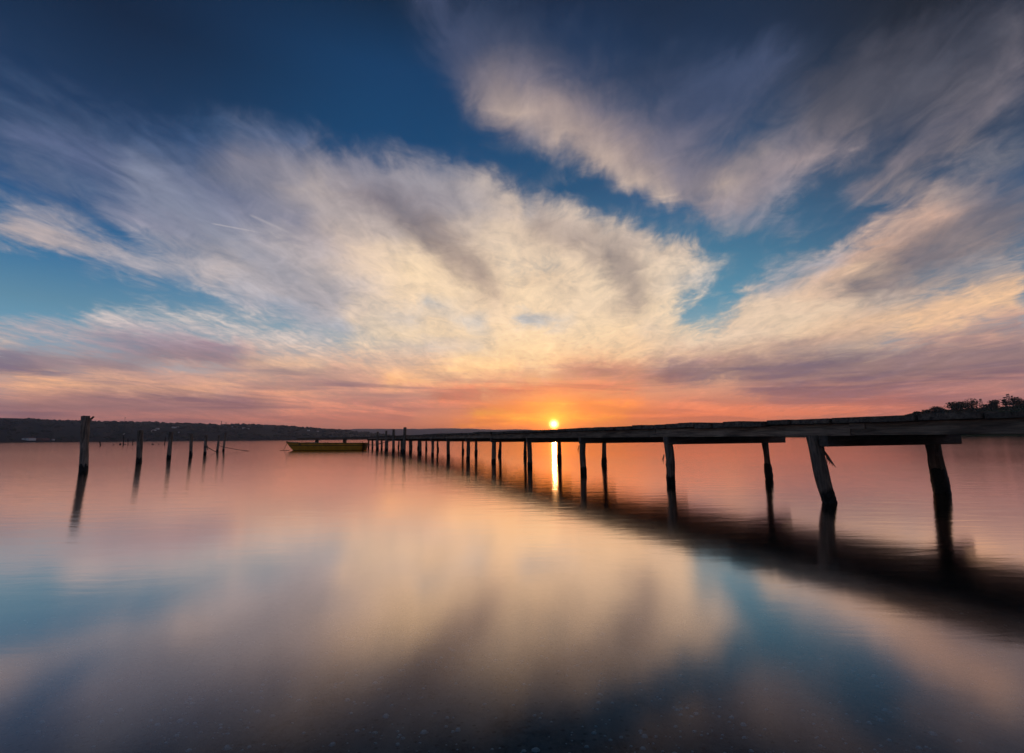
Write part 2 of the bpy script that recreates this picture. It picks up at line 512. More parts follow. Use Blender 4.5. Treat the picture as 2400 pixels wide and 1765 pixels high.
def build_world():
    w = bpy.data.worlds.new('World')
    w.use_nodes = True
    nt = NT(w.node_tree)
    A, K, pad, step = sky_fields()
    tc = nt.node('ShaderNodeTexCoord')
    nrm = nt.node('ShaderNodeVectorMath', operation='NORMALIZE')
    nt.put(nrm.inputs[0], tc.outputs['Generated'])
    d = nrm.outputs[0]
    x, y, z = nt.sep(d)
    az = nt.m('MULTIPLY', nt.m('ARCTAN2', x, y), 180 / math.pi)
    el = nt.m('MULTIPLY', nt.m('ARCSINE', z), 180 / math.pi)
    # cloud layer coordinates: where the line of sight meets a level sheet high up, turned to the sun's bearing
    zz = nt.m('ADD', nt.m('MAXIMUM', z, 0.0), 0.115)
    ca, sa = math.cos(SUN_AZ), math.sin(SUN_AZ)
    qx = nt.m('DIVIDE', nt.m('SUBTRACT', nt.m('MULTIPLY', x, ca), nt.m('MULTIPLY', y, sa)), zz)
    qy = nt.m('DIVIDE', nt.m('ADD', nt.m('MULTIPLY', x, sa), nt.m('MULTIPLY', y, ca)), zz)
    q = nt.xyz(qx, nt.m('MULTIPLY', qy, 0.42), 0.0)
    wcol = nt.noise(q, 1.7, 5, .55, .6, color=True)
    q0 = nt.xyz(qx, nt.m('MULTIPLY', qy, 0.7), 7.0)
    w2 = nt.noise(q0, 5.5, 8, .62, 1.0, color=True)
    wx, wy, wz = nt.sep(wcol)
    vx, vy, vz = nt.sep(w2)
    dx = nt.m('MULTIPLY_ADD', nt.m('SUBTRACT', wx, .5), 4.2, nt.m('MULTIPLY', nt.m('SUBTRACT', vx, .5), 4.0))
    dy = nt.m('MULTIPLY_ADD', nt.m('SUBTRACT', wy, .5), 4.2, nt.m('MULTIPLY', nt.m('SUBTRACT', vy, .5), 4.0))
    damp = nt.lin(el, 0.0, 17.0, .05, 1.0)
    azw = nt.m('MULTIPLY_ADD', dx, nt.lin(el, 0, 14, .35, 1.0), az)
    elw = nt.m('MULTIPLY_ADD', dy, damp, el)
    uL = nt.lin(azw, -AZ_MAX, 0.0)
    uR = nt.lin(azw, 0.0, AZ_MAX)
    for j, e in enumerate(ROWS):
        g = row_group(j, e, A, K, pad, step)
        nd = nt.node('ShaderNodeGroup')
        nd.node_tree = g
        nt.put(nd.inputs[0], uL)
        nt.put(nd.inputs[1], uR)
        if j:
            nt.put(nd.inputs[2], nt.lin(elw, ROWS[j - 1], e))
            for k in range(4):
                nt.put(nd.inputs[3 + k], acc[k])
        else:
            nd.inputs[2].default_value = 1.0
        acc = [nd.outputs[k] for k in range(4)]
    accL, accR, aL, aR = acc
    side = nt.m('GREATER_THAN', azw, 0.0)
    kcol = nt.mix(side, accL, accR)
    alpha = nt.m('MULTIPLY_ADD', nt.m('SUBTRACT', aR, aL), side, aL)
    # fine streaks and curdled texture
    qs = nt.xyz(qx, nt.m('MULTIPLY', qy, 0.33), 3.0)
    n1 = nt.noise(qs, 3.6, 7, .58, 1.6)
    n2 = nt.noise(q0, 9.0, 7, .62, 1.4)
    nn = nt.m('ADD', nt.m('MULTIPLY', nt.m('SUBTRACT', n1, .5), 1.15), nt.m('MULTIPLY', nt.m('SUBTRACT', n2, .5), 1.0))
    n3 = nt.noise(nt.xyz(qx, nt.m('MULTIPLY', qy, 0.24), 9.0), 13.0, 6, .62, 1.0)
    nn = nt.m('MULTIPLY_ADD', nt.m('SUBTRACT', n3, .5), .45, nn)
    nn = nt.m('MULTIPLY', nn, nt.lin(el, 14, 34, 1.0, .62))
    win = nt.m('MULTIPLY', nt.m('MULTIPLY', alpha, nt.m('SUBTRACT', 1.12, alpha)), 3.2)
    a2 = nt.m('MULTIPLY_ADD', nn, nt.m('MULTIPLY', win, .95), alpha)
    a3 = nt.smooth(a2, .10, 1.06)
    lum = nt.m('MULTIPLY_ADD', nn, .42, 1.0)
    kc = nt.mix(1.0, kcol, nt.xyz(lum, lum, lum), 'MULTIPLY')
    # long level bars of cloud low in the sky, lit below and mauve above
    bars = nt.noise(nt.xyz(nt.m('MULTIPLY', az, .055), nt.m('MULTIPLY_ADD', el, .62, nt.m('MULTIPLY', az, .012)), 1.7), 1.0, 6, .56, .8)
    bt = nt.smooth(bars, .40, .61)
    tint = nt.mix(bt, (1.20, 1.07, .90), (.74, .74, .82))
    low = nt.smooth(el, 11.5, 5.0)
    kc = nt.mix(low, kc, nt.mix(1.0, kc, tint, 'MULTIPLY'))
    kc = nt.mix(low, kc, nt.mix(1.0, kc, (1.02, 1.03, .95), 'MULTIPLY'))
    kr, kg, kb = nt.sep(kc)
    gain = nt.smooth(kr, .22, .75, 1.0, 1.16)
    kc = nt.mix(1.0, kc, nt.xyz(gain, nt.m('MULTIPLY', gain, .975), nt.m('MULTIPLY', gain, 1.02)), 'MULTIPLY')
    # clear sky behind
    clear = None
    keys = sorted(CLEAR)
    fe = nt.lin(el, 0.0, 50.0)
    for i, k in enumerate(keys):
        ee = np.linspace(0, 60, 241)
        er, ar = np.radians(ee), R(k)
        c = CR.T @ np.stack([math.sin(ar) * np.cos(er), math.cos(ar) * np.cos(er), np.sin(er)])
        yy = (FH / 2 - FPX * c[1] / -c[2]) / DS
        els = [float(np.interp(-yv, -yy, ee)) for yv in CLEAR_Y]
        st = sorted([(min(max(e / 50.0, 0), 1), srgb(*c)) for e, c in zip(els, CLEAR[k])])
        rp = nt.ramp(fe, st, 'EASE' if False else 'LINEAR')
        clear = rp[0] if clear is None else nt.mix(nt.smooth(az, keys[i - 1], k), clear, rp[0])
    skyt = nt.node('ShaderNodeTexSky', sky_type='NISHITA', sun_disc=False)
    skyt.sun_elevation = SUN_EL
    skyt.sun_rotation = SUN_AZ
    nish = nt.mix(1.0, skyt.outputs[0], (.08, .08, .08), 'MULTIPLY')
    clear = nt.mix(.06, clear, nish)
    col = nt.mix(a3, clear, kc)
    # sun and its aureole
    dot = nt.node('ShaderNodeVectorMath', operation='DOT_PRODUCT')
    nt.put(dot.inputs[0], d)
    dot.inputs[1].default_value = tuple(sun_dir)
    ang = nt.m('MULTIPLY', nt.m('ARCCOSINE', nt.m('MINIMUM', dot.outputs['Value'], 1.0)), 180 / math.pi)
    g1 = nt.m('EXPONENT', nt.m('DIVIDE', ang, -1.0))
    g2 = nt.m('EXPONENT', nt.m('DIVIDE', ang, -2.0))
    g3 = nt.m('EXPONENT', nt.m('DIVIDE', ang, -7.0))
    disc = nt.m('EXPONENT', nt.m('MULTIPLY', nt.m('POWER', nt.m('DIVIDE', ang, .34), 2.0), -1.0))
    for g, c in ((g1, (2.8, 1.15, .16)), (g2, (.9, .30, .0)), (g3, (.07, .012, .0)), (disc, (30.0, 20.0, 8.0))):
        add = nt.mix(1.0, nt.xyz(g, g, g), c, 'MULTIPLY')
        col = nt.mix(1.0, col, add, 'ADD')
    # the warm belt along the horizon, strongest under the sun
    belt = nt.m('EXPONENT', nt.m('DIVIDE', nt.m('MAXIMUM', el, 0.0), -2.3))
    near_sun = nt.m('EXPONENT', nt.m('DIVIDE', nt.m('ABSOLUTE', nt.m('SUBTRACT', az, math.degrees(SUN_AZ))), -17.0))
    bb = nt.m('MULTIPLY_ADD', near_sun, .95, .05)
    bb = nt.m('MULTIPLY', belt, bb)
    red = nt.m('MULTIPLY', nt.m('MULTIPLY', nt.m('EXPONENT', nt.m('DIVIDE', nt.m('MAXIMUM', el, 0.0), -3.6)), near_sun), 1.25, clamp=True)
    col = nt.mix(red, col, nt.mix(1.0, col, (1.12, .66, .36), 'MULTIPLY'))
    col = nt.mix(1.0, col, nt.mix(1.0, nt.xyz(bb, bb, bb), (1.25, .27, .0), 'MULTIPLY'), 'ADD')
    b2 = nt.m('MULTIPLY', nt.m('EXPONENT', nt.m('DIVIDE', nt.m('MAXIMUM', el, 0.0), -1.7)), nt.m('EXPONENT', nt.m('DIVIDE', nt.m('ABSOLUTE', nt.m('SUBTRACT', az, math.degrees(SUN_AZ))), -6.5)))
    col = nt.mix(1.0, col, nt.mix(1.0, nt.xyz(b2, b2, b2), (1.7, .46, .0), 'MULTIPLY'), 'ADD')
    # two short vapour trails
    for (p0, p1, wd, st_) in (((463, 490), (592, 514), .06, .28), ((545, 470), (650, 517), .13, .20)):
        a_, b_ = Vector(ray(p0[0] * DS, p0[1] * DS)), Vector(ray(p1[0] * DS, p1[1] * DS))
        def vdot(v):
            dn = nt.node('ShaderNodeVectorMath', operation='DOT_PRODUCT')
            nt.put(dn.inputs[0], d)
            dn.inputs[1].default_value = tuple(v)
            return dn.outputs['Value']
        off = nt.m('DIVIDE', vdot(a_.cross(b_).normalized()), R(wd))
        line = nt.m('EXPONENT', nt.m('MULTIPLY', nt.m('MULTIPLY', off, off), -1.0))
        t_ = (b_ - a_).normalized()
        along = vdot(t_)
        lo, hi = a_.dot(t_), b_.dot(t_)
        line = nt.m('MULTIPLY', line, nt.smooth(along, lo - .002, lo + .008))
        line = nt.m('MULTIPLY', line, nt.smooth(along, hi + .002, hi - (hi - lo) * .6))
        col = nt.mix(nt.m('MULTIPLY', line, st_), col, srgb(232, 218, 214))
    bg = nt.node('ShaderNodeBackground')
    nt.put(bg.inputs[0], col)
    bg.inputs[1].default_value = 1.0
    out = nt.node('ShaderNodeOutputWorld')
    nt.l.new(bg.outputs[0], out.inputs[0])
    scene.world = w


build_world()
scene.view_settings.view_transform = 'Standard'
scene.view_settings.look = 'None'
scene.view_settings.exposure = 0
scene.view_settings.gamma = 1
scene.cycles.use_denoising = True
scene.cycles.max_bounces = 6
scene.cycles.sample_clamp_indirect = 6
sun_l = bpy.data.lights.new('sun', 'SUN')
sun_l.energy = 0.05
sun_l.angle = R(.5)
sun_l.color = (1, .55, .22)
sun_o = bpy.data.objects.new('sun', sun_l)
COL.objects.link(sun_o)
sun_o.rotation_euler = Vector(sun_dir).to_track_quat('Z', 'Y').to_euler()


# ================================================================== MATERIALS
def wood(name, base, dark, wet_top=None, scale=1.0, axis='Z'):
    m, nt = new_mat(name)
    tc = nt.node('ShaderNodeTexCoord')
    sc = {'Z': (14, 14, 1.2), 'X': (1.2, 14, 14), 'Y': (14, 1.2, 14)}[axis]
    v = nt.mapping(tc.outputs['Object'], tuple(k * scale for k in sc))
    grain = nt.noise(v, 1.6, 8, .65, 1.0)
    blot = nt.noise(tc.outputs['Object'], 2.3, 4, .6)
    inf = nt.node('ShaderNodeObjectInfo')
    f = nt.m('MULTIPLY_ADD', nt.m('SUBTRACT', grain, .5), 3.4, .5, clamp=True)
    c = nt.mix(f, dark, base)
    c = nt.mix(nt.lin(blot, .35, .7), c, nt.mix(.5, c, tuple(k * .45 for k in dark)))
    tone = nt.lin(inf.outputs['Random'], 0, 1, .75, 1.2)
    c = nt.mix(1.0, c, nt.xyz(tone, tone, tone), 'MULTIPLY')
    rough = .8
    if wet_top is not None:
        geo = nt.node('ShaderNodeNewGeometry')
        _, _, pz = nt.sep(geo.outputs['Position'])
        edge = nt.m('MULTIPLY_ADD', nt.m('SUBTRACT', nt.noise(tc.outputs['Object'], 9, 4), .5), .16, pz)
        wet = nt.smooth(edge, wet_top + .03, wet_top - .03)
        c = nt.mix(wet, c, (.010, .009, .008))
    b = principled(nt, c, rough, .25, bump(nt, grain, .5, .02))
    return m


M_pile = wood('weathered_pile_wood', (.38, .265, .195), (.09, .064, .047), .13)
M_post = wood('weathered_post_wood', (.40, .30, .24), (.085, .065, .05), .13)
M_beam = wood('beam_wood', (.46, .31, .22), (.12, .08, .058), None, 1.0, 'Y')
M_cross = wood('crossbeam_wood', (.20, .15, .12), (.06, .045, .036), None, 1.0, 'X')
M_deck = wood('deck_wood', (.34, .25, .19), (.07, .05, .04), None, 1.0, 'X')


def simple(name, col, rough=.7, var=.35, scale=6.0, spec=.3, bmp=0.0):
    m, nt = new_mat(name)
    tc = nt.node('ShaderNodeTexCoord')
    n = nt.noise(tc.outputs['Object'], scale, 5, .6)
    c = nt.mix(nt.lin(n, .3, .7), tuple(k * (1 - var) for k in col), tuple(min(1, k * (1 + var)) for k in col))
    principled(nt, c, rough, spec, bump(nt, n, .5, bmp) if bmp else None)
    return m


M_crust = simple('mussel_crust', (.016, .014, .012), .6, .6, 40, .3, .02)
M_rope = simple('rope_fibre', (.10, .085, .07), .9, .3, 60)
M_stake = simple('dark_stake_wood', (.035, .03, .028), .85)
M_hull = simple('yellow_hull_paint', (.70, .28, .02), .42, .22, 3.0, .4)
M_hull_dark = simple('dark_hull_paint', (.02, .017, .014), .5)
M_gunwale = simple('gunwale_paint', (.30, .16, .02), .5)
M_inside = simple('boat_interior_paint', (.16, .10, .03), .6)
M_iron = simple('rusted_iron', (.05, .035, .028), .6)
M_white = simple('white_plaster', (.80, .78, .76), .8, .1)
M_roof = simple('clay_roof', (.22, .09, .06), .85)
M_window = simple('dark_glass', (.02, .02, .025), .2)
M_gull = simple('gull_feathers', (.75, .74, .72), .8, .08)
M_buoy = simple('float_plastic', (.05, .04, .04), .5)
M_bark = simple('bark', (.05, .04, .032), .9)
M_leaf = simple('dark_foliage', (.026, .040, .013), .8, .5, .35)
M_pylon = simple('grey_steel', (.10, .10, .10), .6)
M_shell = simple('shell', (.85, .87, .85), .6, .15, 30)

# ================================================================== WATER AND SEABED
def seabed_z(x, y):
    r = math.hypot(x, y)
    return -0.13 - min(5.0, 0.045 * max(0.0, r - 1.0)) - 0.02 * min(r, 2)


def radial_sheet(name, mat, zf, rmax):
    rs = [0.0] + [0.4 * (1.22 ** i) for i in range(70)]
    rs = [r for r in rs if r < rmax] + [rmax]
    n = 96
    vs, fs = [(0, 0, zf(0, 0))], []
    for r in rs[1:]:
        for k in range(n):
            a = 6.283185 * k / n
            vs.append((r * math.cos(a), r * math.sin(a), zf(r * math.cos(a), r * math.sin(a))))
    for k in range(n):
        fs.append((0, 1 + k, 1 + (k + 1) % n))
    for i in range(len(rs) - 2):
        for k in range(n):
            a = 1 + i * n
            fs.append((a + k, a + n + k, a + n + (k + 1) % n, a + (k + 1) % n))
    mb = MB()
    mb.add(vs, fs)
    return structure(mb.build(name, mat, smooth=True))


m, nt = new_mat('lagoon_water')
tc = nt.node('ShaderNodeTexCoord')
geo = nt.node('ShaderNodeNewGeometry')
px_, py_, pz_ = nt.sep(geo.outputs['Position'])
dist = nt.m('SQRT', nt.m('ADD', nt.m('MULTIPLY', px_, px_), nt.m('MULTIPLY', py_, py_)))
rip = nt.noise(nt.mapping(geo.outputs['Position'], (1.0, 3.6, 1), (0, 0, R(-4))), 1.6, 4, .6, .4)
calm = nt.noise(nt.mapping(geo.outputs['Position'], (.05, .09, 1)), 1.0, 3, .5)
amp = nt.m('MULTIPLY', nt.lin(dist, 2.2, 12, .05, 1.25), nt.lin(calm, .35, .65, .5, 1.3))
bnode = nt.node('ShaderNodeBump')
bnode.inputs['Strength'].default_value = .5
bnode.inputs['Distance'].default_value = .011
nt.put(bnode.inputs['Height'], nt.m('MULTIPLY', rip, amp))
g1 = nt.node('ShaderNodeBsdfGlossy', distribution='BECKMANN')
g1.inputs['Roughness'].default_value = .105
g1.inputs['Color'].default_value = (1.0, .85, .77, 1)
g2 = nt.node('ShaderNodeBsdfGlossy', distribution='BECKMANN')
g2.inputs['Roughness'].default_value = .17
g2.inputs['Color'].default_value = (1.0, .85, .77, 1)
for g in (g1, g2):
    nt.l.new(bnode.outputs[0], g.inputs['Normal'])
gm = nt.node('ShaderNodeMixShader')
nt.put(gm.inputs[0], .27)
nt.l.new(g1.outputs[0], gm.inputs[1])
nt.l.new(g2.outputs[0], gm.inputs[2])
lw = nt.node('ShaderNodeLayerWeight')
lw.inputs['Blend'].default_value = .5
fres = nt.smooth(lw.outputs['Facing'], .48, .85, .022, .98)
tr = nt.node('ShaderNodeBsdfTransparent')
tr.inputs[0].default_value = (.70, .79, .80, 1)
ms = nt.node('ShaderNodeMixShader')
nt.put(ms.inputs[0], fres)
nt.l.new(tr.outputs[0], ms.inputs[1])
nt.l.new(gm.outputs[0], ms.inputs[2])
o = nt.node('ShaderNodeOutputMaterial')
nt.l.new(ms.outputs[0], o.inputs[0])
M_water = m

m, nt = new_mat('seabed_mud')
geo = nt.node('ShaderNodeNewGeometry')
P = geo.outputs['Position']
a = nt.noise(nt.mapping(P, (1, .6, 1), (0, 0, R(25))), 3.2, 7, .66, .5)
b = nt.noise(P, 14, 6, .7)
c = nt.mix(nt.lin(a, .35, .65), (.07, .078, .078), (.36, .365, .345))
c = nt.mix(nt.lin(b, .4, .75), c, (.34, .335, .31))
vor = nt.node('ShaderNodeTexVoronoi')
nt.put(vor.inputs['Vector'], P)
vor.inputs['Scale'].default_value = 24
c = nt.mix(nt.smooth(vor.outputs['Distance'], .25, .10, 0, .5), c, (.02, .02, .018))
principled(nt, c, .95, .1, bump(nt, b, .6, .02))
M_bed = m

radial_sheet('seabed', M_bed, seabed_z, 6700)
radial_sheet('water', M_water, lambda x, y: 0.0, 6700)

# shells and pebbles on the near bottom: nobody could count them
mb = MB()
clusters = [(rnd.uniform(-2.6, 3.0), rnd.uniform(.95, 3.0)) for _ in range(70)]
for i in range(3200):
    if rnd.random() < .5:
        cx, cy = rnd.choice(clusters)
        x, y = cx + rnd.gauss(0, .12), cy + rnd.gauss(0, .12)
    else:
        y = rnd.uniform(.8, 2.1) ** 1.6
        x = rnd.uniform(-1.2, 1.35) * y
    s = rnd.choice((.0025, .003, .003, .004, .005, .006, .008)) * rnd.uniform(.8, 1.4)
    z = seabed_z(x, y)
    vs = []
    n = 6
    rot = rnd.uniform(0, 6)
    for k in range(n):
        t = 6.283 * k / n + rot
        rr = s * rnd.uniform(.7, 1.3)
        vs.append((x + rr * 1.35 * math.cos(t), y + rr * math.sin(t), z - .001))
    for k in range(n):
        t = 6.283 * k / n + rot
        rr = s * .6
        vs.append((x + rr * 1.3 * math.cos(t), y + rr * math.sin(t), z + s * .55))
    fs = [(k, (k + 1) % n, n + (k + 1) % n, n + k) for k in range(n)] + [tuple(range(n, 2 * n))]
    mb.add(vs, fs)
sh = mb.build('shells', M_shell)
sh['kind'] = 'stuff'
sh['label'] = 'pale shell bits and pebbles scattered on the shallow bottom'
sh['category'] = 'shells'


# ================================================================== PILES AND POSTS
def timber(base, top, r0, r1, seed, square=.5, bend=(0, 0), rough=.012, n=16, rings=30, bottom=None, crown=.01):
    """Weathered timber from `base` (at the water) to `top`; goes on down to z = bottom. Returns a MB."""
    base, top = Vector(base), Vector(top)
    axis = top - base
    zb = seabed_z(base.x, base.y) - .05 if bottom is None else bottom
    t0 = (zb - base.z) / axis.z
    vs = []
    tw = mnoise.noise((seed * 3.1, .2, .7)) * 2
    for i in range(rings):
        t = t0 + (1 - t0) * i / (rings - 1)
        tt = max(0, t)
        c = base + axis * t
        bb = math.sin(min(1, tt) * math.pi * .9)
        c += Vector((bend[0] * bb, bend[1] * bb, 0))
        r = r0 + (r1 - r0) * tt
        for k in range(n):
            a = 6.283185 * k / n + tw
            sq = 1 / max(abs(math.cos(a)), abs(math.sin(a)))
            rr = r * (1 - square + square * min(sq, 1.32) * .92)
            rr += rough * mnoise.noise((math.cos(a) * 2.2 + seed * 7, math.sin(a) * 2.2, tt * 3.0)) + rough * .7 * mnoise.noise((k * 1.7 + seed, seed * 2.0, tt * 1.0))
            zz = 0
            if i == rings - 1:
                zz = crown * mnoise.noise((math.cos(a) * 2 + seed, math.sin(a) * 2, 5)) * 2
            vs.append(c + Vector((math.cos(a) * rr, math.sin(a) * rr, zz)))
    fs = [(i * n + k, i * n + (k + 1) % n, (i + 1) * n + (k + 1) % n, (i + 1) * n + k) for i in range(rings - 1) for k in range(n)]
    fs += [tuple(range((rings - 1) * n, rings * n)), tuple(range(n))[::-1]]
    mb = MB()
    mb.add(vs, fs)
    return mb


def crust(base, top, r, z0, z1, seed, n=22, rings=20, swell=.016):
    """Lumpy sleeve of mussels and weed round a timber between two heights."""
    base, top = Vector(base), Vector(top)
    axis = (top - base) / (top.z - base.z)
    vs = []
    for i in range(rings):
        u = i / (rings - 1)
        z = z0 + (z1 - z0) * u
        c = base + axis * (z - base.z)
        env = min(1, (1 - u) * 3.2) * .8 + .2
        for k in range(n):
            a = 6.283185 * k / n
            rr = r + swell * env * (.45 + .8 * abs(mnoise.noise((math.cos(a) * 3 + seed * 5, math.sin(a) * 3, z * 18)))) + .014 * env * mnoise.noise((k * 2.3 + seed, i * 1.9, seed))
            dz = .012 * mnoise.noise((k * 1.3, i * 2.1, seed * 1.7))
            if i == rings - 1:
                rr = r - .008
                dz += .035 * mnoise.noise((k * .9, seed, 3))
            vs.append(c + Vector((math.cos(a) * rr, math.sin(a) * rr, dz)))
    fs = [(i * n + k, i * n + (k + 1) % n, (i + 1) * n + (k + 1) % n, (i + 1) * n + k) for i in range(rings - 1) for k in range(n)]
    mb = MB()
    mb.add(vs, fs)
    return mb


# ================================================================== THE JETTY
PERP = Vector((0.914, 0.405, 0)).normalized()      # across the jetty, away from the near side
ALONG = Vector((-PERP.y, PERP.x, 0))               # along it, away from the camera
NEAR_P, FAR_P = 5.86, 8.12


def jpt(s, p, z=0.0):
    return ALONG * s + PERP * p + Vector((0, 0, z))


def s_at(px, p, z=0.0, y=1090):
    """Distance along the jetty where a line at offset p meets the bearing of a photo column."""
    d = ray(px, y)
    n = Vector((d[1], -d[0], 0))
    return -(PERP * p).dot(n) / ALONG.dot(n)


JROT = Matrix((PERP, ALONG, Vector((0, 0, 1)))).transposed()
near_s = [-4.0, -1.3, 1.3] + [s_at(px, NEAR_P, 0, py) for px, py in ((1945, 1178), (1573, 1136), (1368, 1111), (1242, 1096), (1157, 1087), (1097, 1079), (1051, 1072))]
far_s = [-4.0, -1.3, 1.25] + [s_at(px, FAR_P, 0, py) for px, py in ((2208, 1150), (1803, 1122), (1570, 1106), (1416, 1092), (1311, 1086), (1231, 1080), (1171, 1073))]
while near_s[-1] < 45.5:
    near_s.append(near_s[-1] + 2.62 + rnd.uniform(-.12, .12))
    far_s.append(near_s[-1] + rnd.uniform(-.25, .25))
J_END = near_s[-1] + .5

jetty = thing('jetty', 'long weathered timber jetty on rows of crusted piles running out to the left', 'jetty', tuple(jpt(6, 7)))
JL = jetty.location.copy()


def jbuild(mb, name, mat, smooth=False, parent=None):
    o = mb.build(name, mat, None, smooth, loc=tuple(JL))
    o.location = (0, 0, 0)
    o.parent = parent or jetty
    return o


# deck planks: one part, the boards are its pattern
mb = MB()
s = -5.0
k = 0
zt = 0
while s < J_END:
    w = rnd.choice((.22, .26, .3, .34, .44, .5))
    if rnd.random() < .45:
        zt = rnd.uniform(-.022, .022)
    th = rnd.uniform(.045, .06)
    a, b = NEAR_P - .12 - rnd.uniform(0, .09), FAR_P + .15 + rnd.uniform(0, .08)
    L = b - a
    tilt = Matrix.Rotation(rnd.uniform(-.004, .004), 3, 'Y') @ Matrix.Rotation(rnd.uniform(-.012, .012), 3, 'Z')
    c = jpt(s + w / 2, (a + b) / 2, .942 + th / 2 + zt * .5 + .006)
    mb.box(c, (L, w - rnd.uniform(.006, .03), th + abs(zt)), JROT @ tilt, .003)
    s += w
jbuild(mb, 'deck', M_deck)

# stringers: the long beams; the near one shows its joints
def run_of_beams(p, cuts, w, h, z, jig):
    for a, b in zip(cuts[:-1], cuts[1:]):
        mb = MB()
        if jig > .005 and a > 0:
            mb.box(jpt(a - .085, p - w / 2 - .006, z + h * .25), (.020, .165, h * .46), JROT, .001)
        dz = rnd.uniform(-jig, jig)
        n = max(2, int((b - a) / .6))
        vs = []
        for i in range(n + 1):
            u = a + .004 + (b - a - .008) * i / n
            wob = .006 * mnoise.noise((u * .8, p, 1)) + dz
            wb = .008 * mnoise.noise((u * .7, p, 4))
            for (sp, sz) in ((-1, .82), (-1, -.9), (-.9, -1), (.9, -1), (1, -.9), (1, .9), (.9, 1), (-.82, 1)):
                vs.append(jpt(u, p + sp * w / 2 + wb, z + sz * h / 2 + wob))
        fs = [(i * 8 + q, i * 8 + (q + 1) % 8, i * 8 + 8 + (q + 1) % 8, i * 8 + 8 + q) for i in range(n) for q in range(8)]
        fs += [tuple(range(8))[::-1], tuple(range(n * 8, n * 8 + 8))]
        mb.add(vs, fs)
        # the material's grain runs along the beam's own length
        me_o = mb.build('stringer', M_beam, None, False)
        inv = Matrix.Translation(jpt((a + b) / 2, p, z)) @ JROT.to_4x4()
        me_o.data.transform(inv.inverted())
        me_o.parent = jetty
        me_o.matrix_parent_inverse = Matrix.Identity(4)
        me_o.matrix_local = Matrix.Translation(-JL) @ inv


bents = sorted(near_s)
joint_near = [-5.0, 1.6, near_s[3] - .35, near_s[4] + .42, near_s[5] + .55, near_s[7] + .2, near_s[9] + .3]
u = joint_near[-1]
while u + 6 < J_END:
    u += rnd.uniform(4.4, 5.6)
    joint_near.append(u)
joint_near[-1] = J_END
run_of_beams(NEAR_P - .02, joint_near, .085, .142, .870, .010)
run_of_beams((NEAR_P + FAR_P) / 2, [-5, 3, 9, 15, 21, 28, 35, 41, J_END], .085, .138, .870, .003)
run_of_beams(FAR_P + .02, [-5, 1, 7, 13, 19, 26, 32, 39, J_END], .085, .138, .870, .003)

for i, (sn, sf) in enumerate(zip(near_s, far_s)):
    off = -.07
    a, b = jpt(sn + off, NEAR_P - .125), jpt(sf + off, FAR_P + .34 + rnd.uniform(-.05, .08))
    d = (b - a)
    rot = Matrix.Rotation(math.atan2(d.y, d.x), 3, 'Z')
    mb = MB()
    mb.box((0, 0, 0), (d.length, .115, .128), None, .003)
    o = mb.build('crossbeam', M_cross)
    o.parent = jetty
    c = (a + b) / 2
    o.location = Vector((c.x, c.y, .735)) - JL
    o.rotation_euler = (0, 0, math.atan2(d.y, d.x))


def pile(base, top, r0, r1, seed, zc, kw, crust_r, swell=.022, label=None, splinter=False):
    mb = timber(base, top, r0, r1, seed, **kw)
    o = jbuild(mb, 'pile', M_pile, True)
    if label:
        o['label'] = label
    c = jbuild(crust(base, top, crust_r, -.10, zc, seed, swell=swell), 'mussel_crust', M_crust, True, jetty)
    c.parent = o
    return o


for i, sn in enumerate(near_s):
    sd = 11 + i
    r = .068 + rnd.uniform(-.004, .008)
    b = jpt(sn, NEAR_P)
    t = jpt(sn + rnd.uniform(-.03, .03), NEAR_P + rnd.uniform(-.04, .03), .80)
    kw = dict(square=.55, bend=(rnd.uniform(-.02, .02), rnd.uniform(-.02, .02)))
    lab = None
    if i == 3:
        t = jpt(sn + .10, NEAR_P - .05, .80)
        kw['bend'] = (-.012, .008)
        r = .075
        lab = 'bent grey pile with a splintered side'
    pile(b, t, r, r * .97, sd, .12 + rnd.uniform(-.02, .05), kw, r - .005, .009, label=lab)
for i, sf in enumerate(far_s):
    sd = 61 + i
    b = jpt(sf, FAR_P)
    t = jpt(sf + rnd.uniform(-.03, .03), FAR_P + rnd.uniform(-.04, .04), .80)
    if i == 3:
        t = jpt(sf + .03, FAR_P - .05, .80)
        pile(b, t, .088, .082, sd, .34, dict(square=.1, rough=.02), .088, .014)
    else:
        r = .05 + rnd.uniform(-.004, .008)
        pile(b, t, r * 1.25, r, sd, .24 + rnd.uniform(-.05, .08), dict(square=.15, rough=.016, bend=(rnd.uniform(-.025, .025), 0)), r * 1.2, .020)

# splinters of the bent near pile
piles = [o for o in jetty.children if o.name.split('.')[0] == 'pile']
p3 = piles[3]
mb = MB()
q = jpt(near_s[3] + .05, NEAR_P + .045, .61)
for k in range(4):
    e = q + PERP * (.155 - .026 * k) + Vector((0, 0, -.20 + .02 * k)) + ALONG * (-.03 + .015 * k)
    m_ = q + PERP * (.070 - .008 * k) + Vector((0, 0, -.06))
    mb.tube([q + Vector((0, 0, .09)), q, m_, e], [.014, .018, .013 - .002 * k, .003], 5)
sp = jbuild(mb, 'splinter', M_pile)
sp.parent = p3
for idx, hz, ln in ((4, .50, .16), (5, .62, .18)):
    mb = MB()
    q = jpt(near_s[idx] + .05, NEAR_P - .075, hz)
    for k in range(3):
        mb.tube([q, q + ALONG * (.015 + .01 * k) + Vector((0, 0, -ln * .5)) - PERP * .01, q + ALONG * (.03 + .012 * k) + Vector((0, 0, -ln * (1 - .2 * k)))], [.008, .006, .002], 5)
    sp = jbuild(mb, 'splinter', M_pile)
    sp.parent = piles[idx]

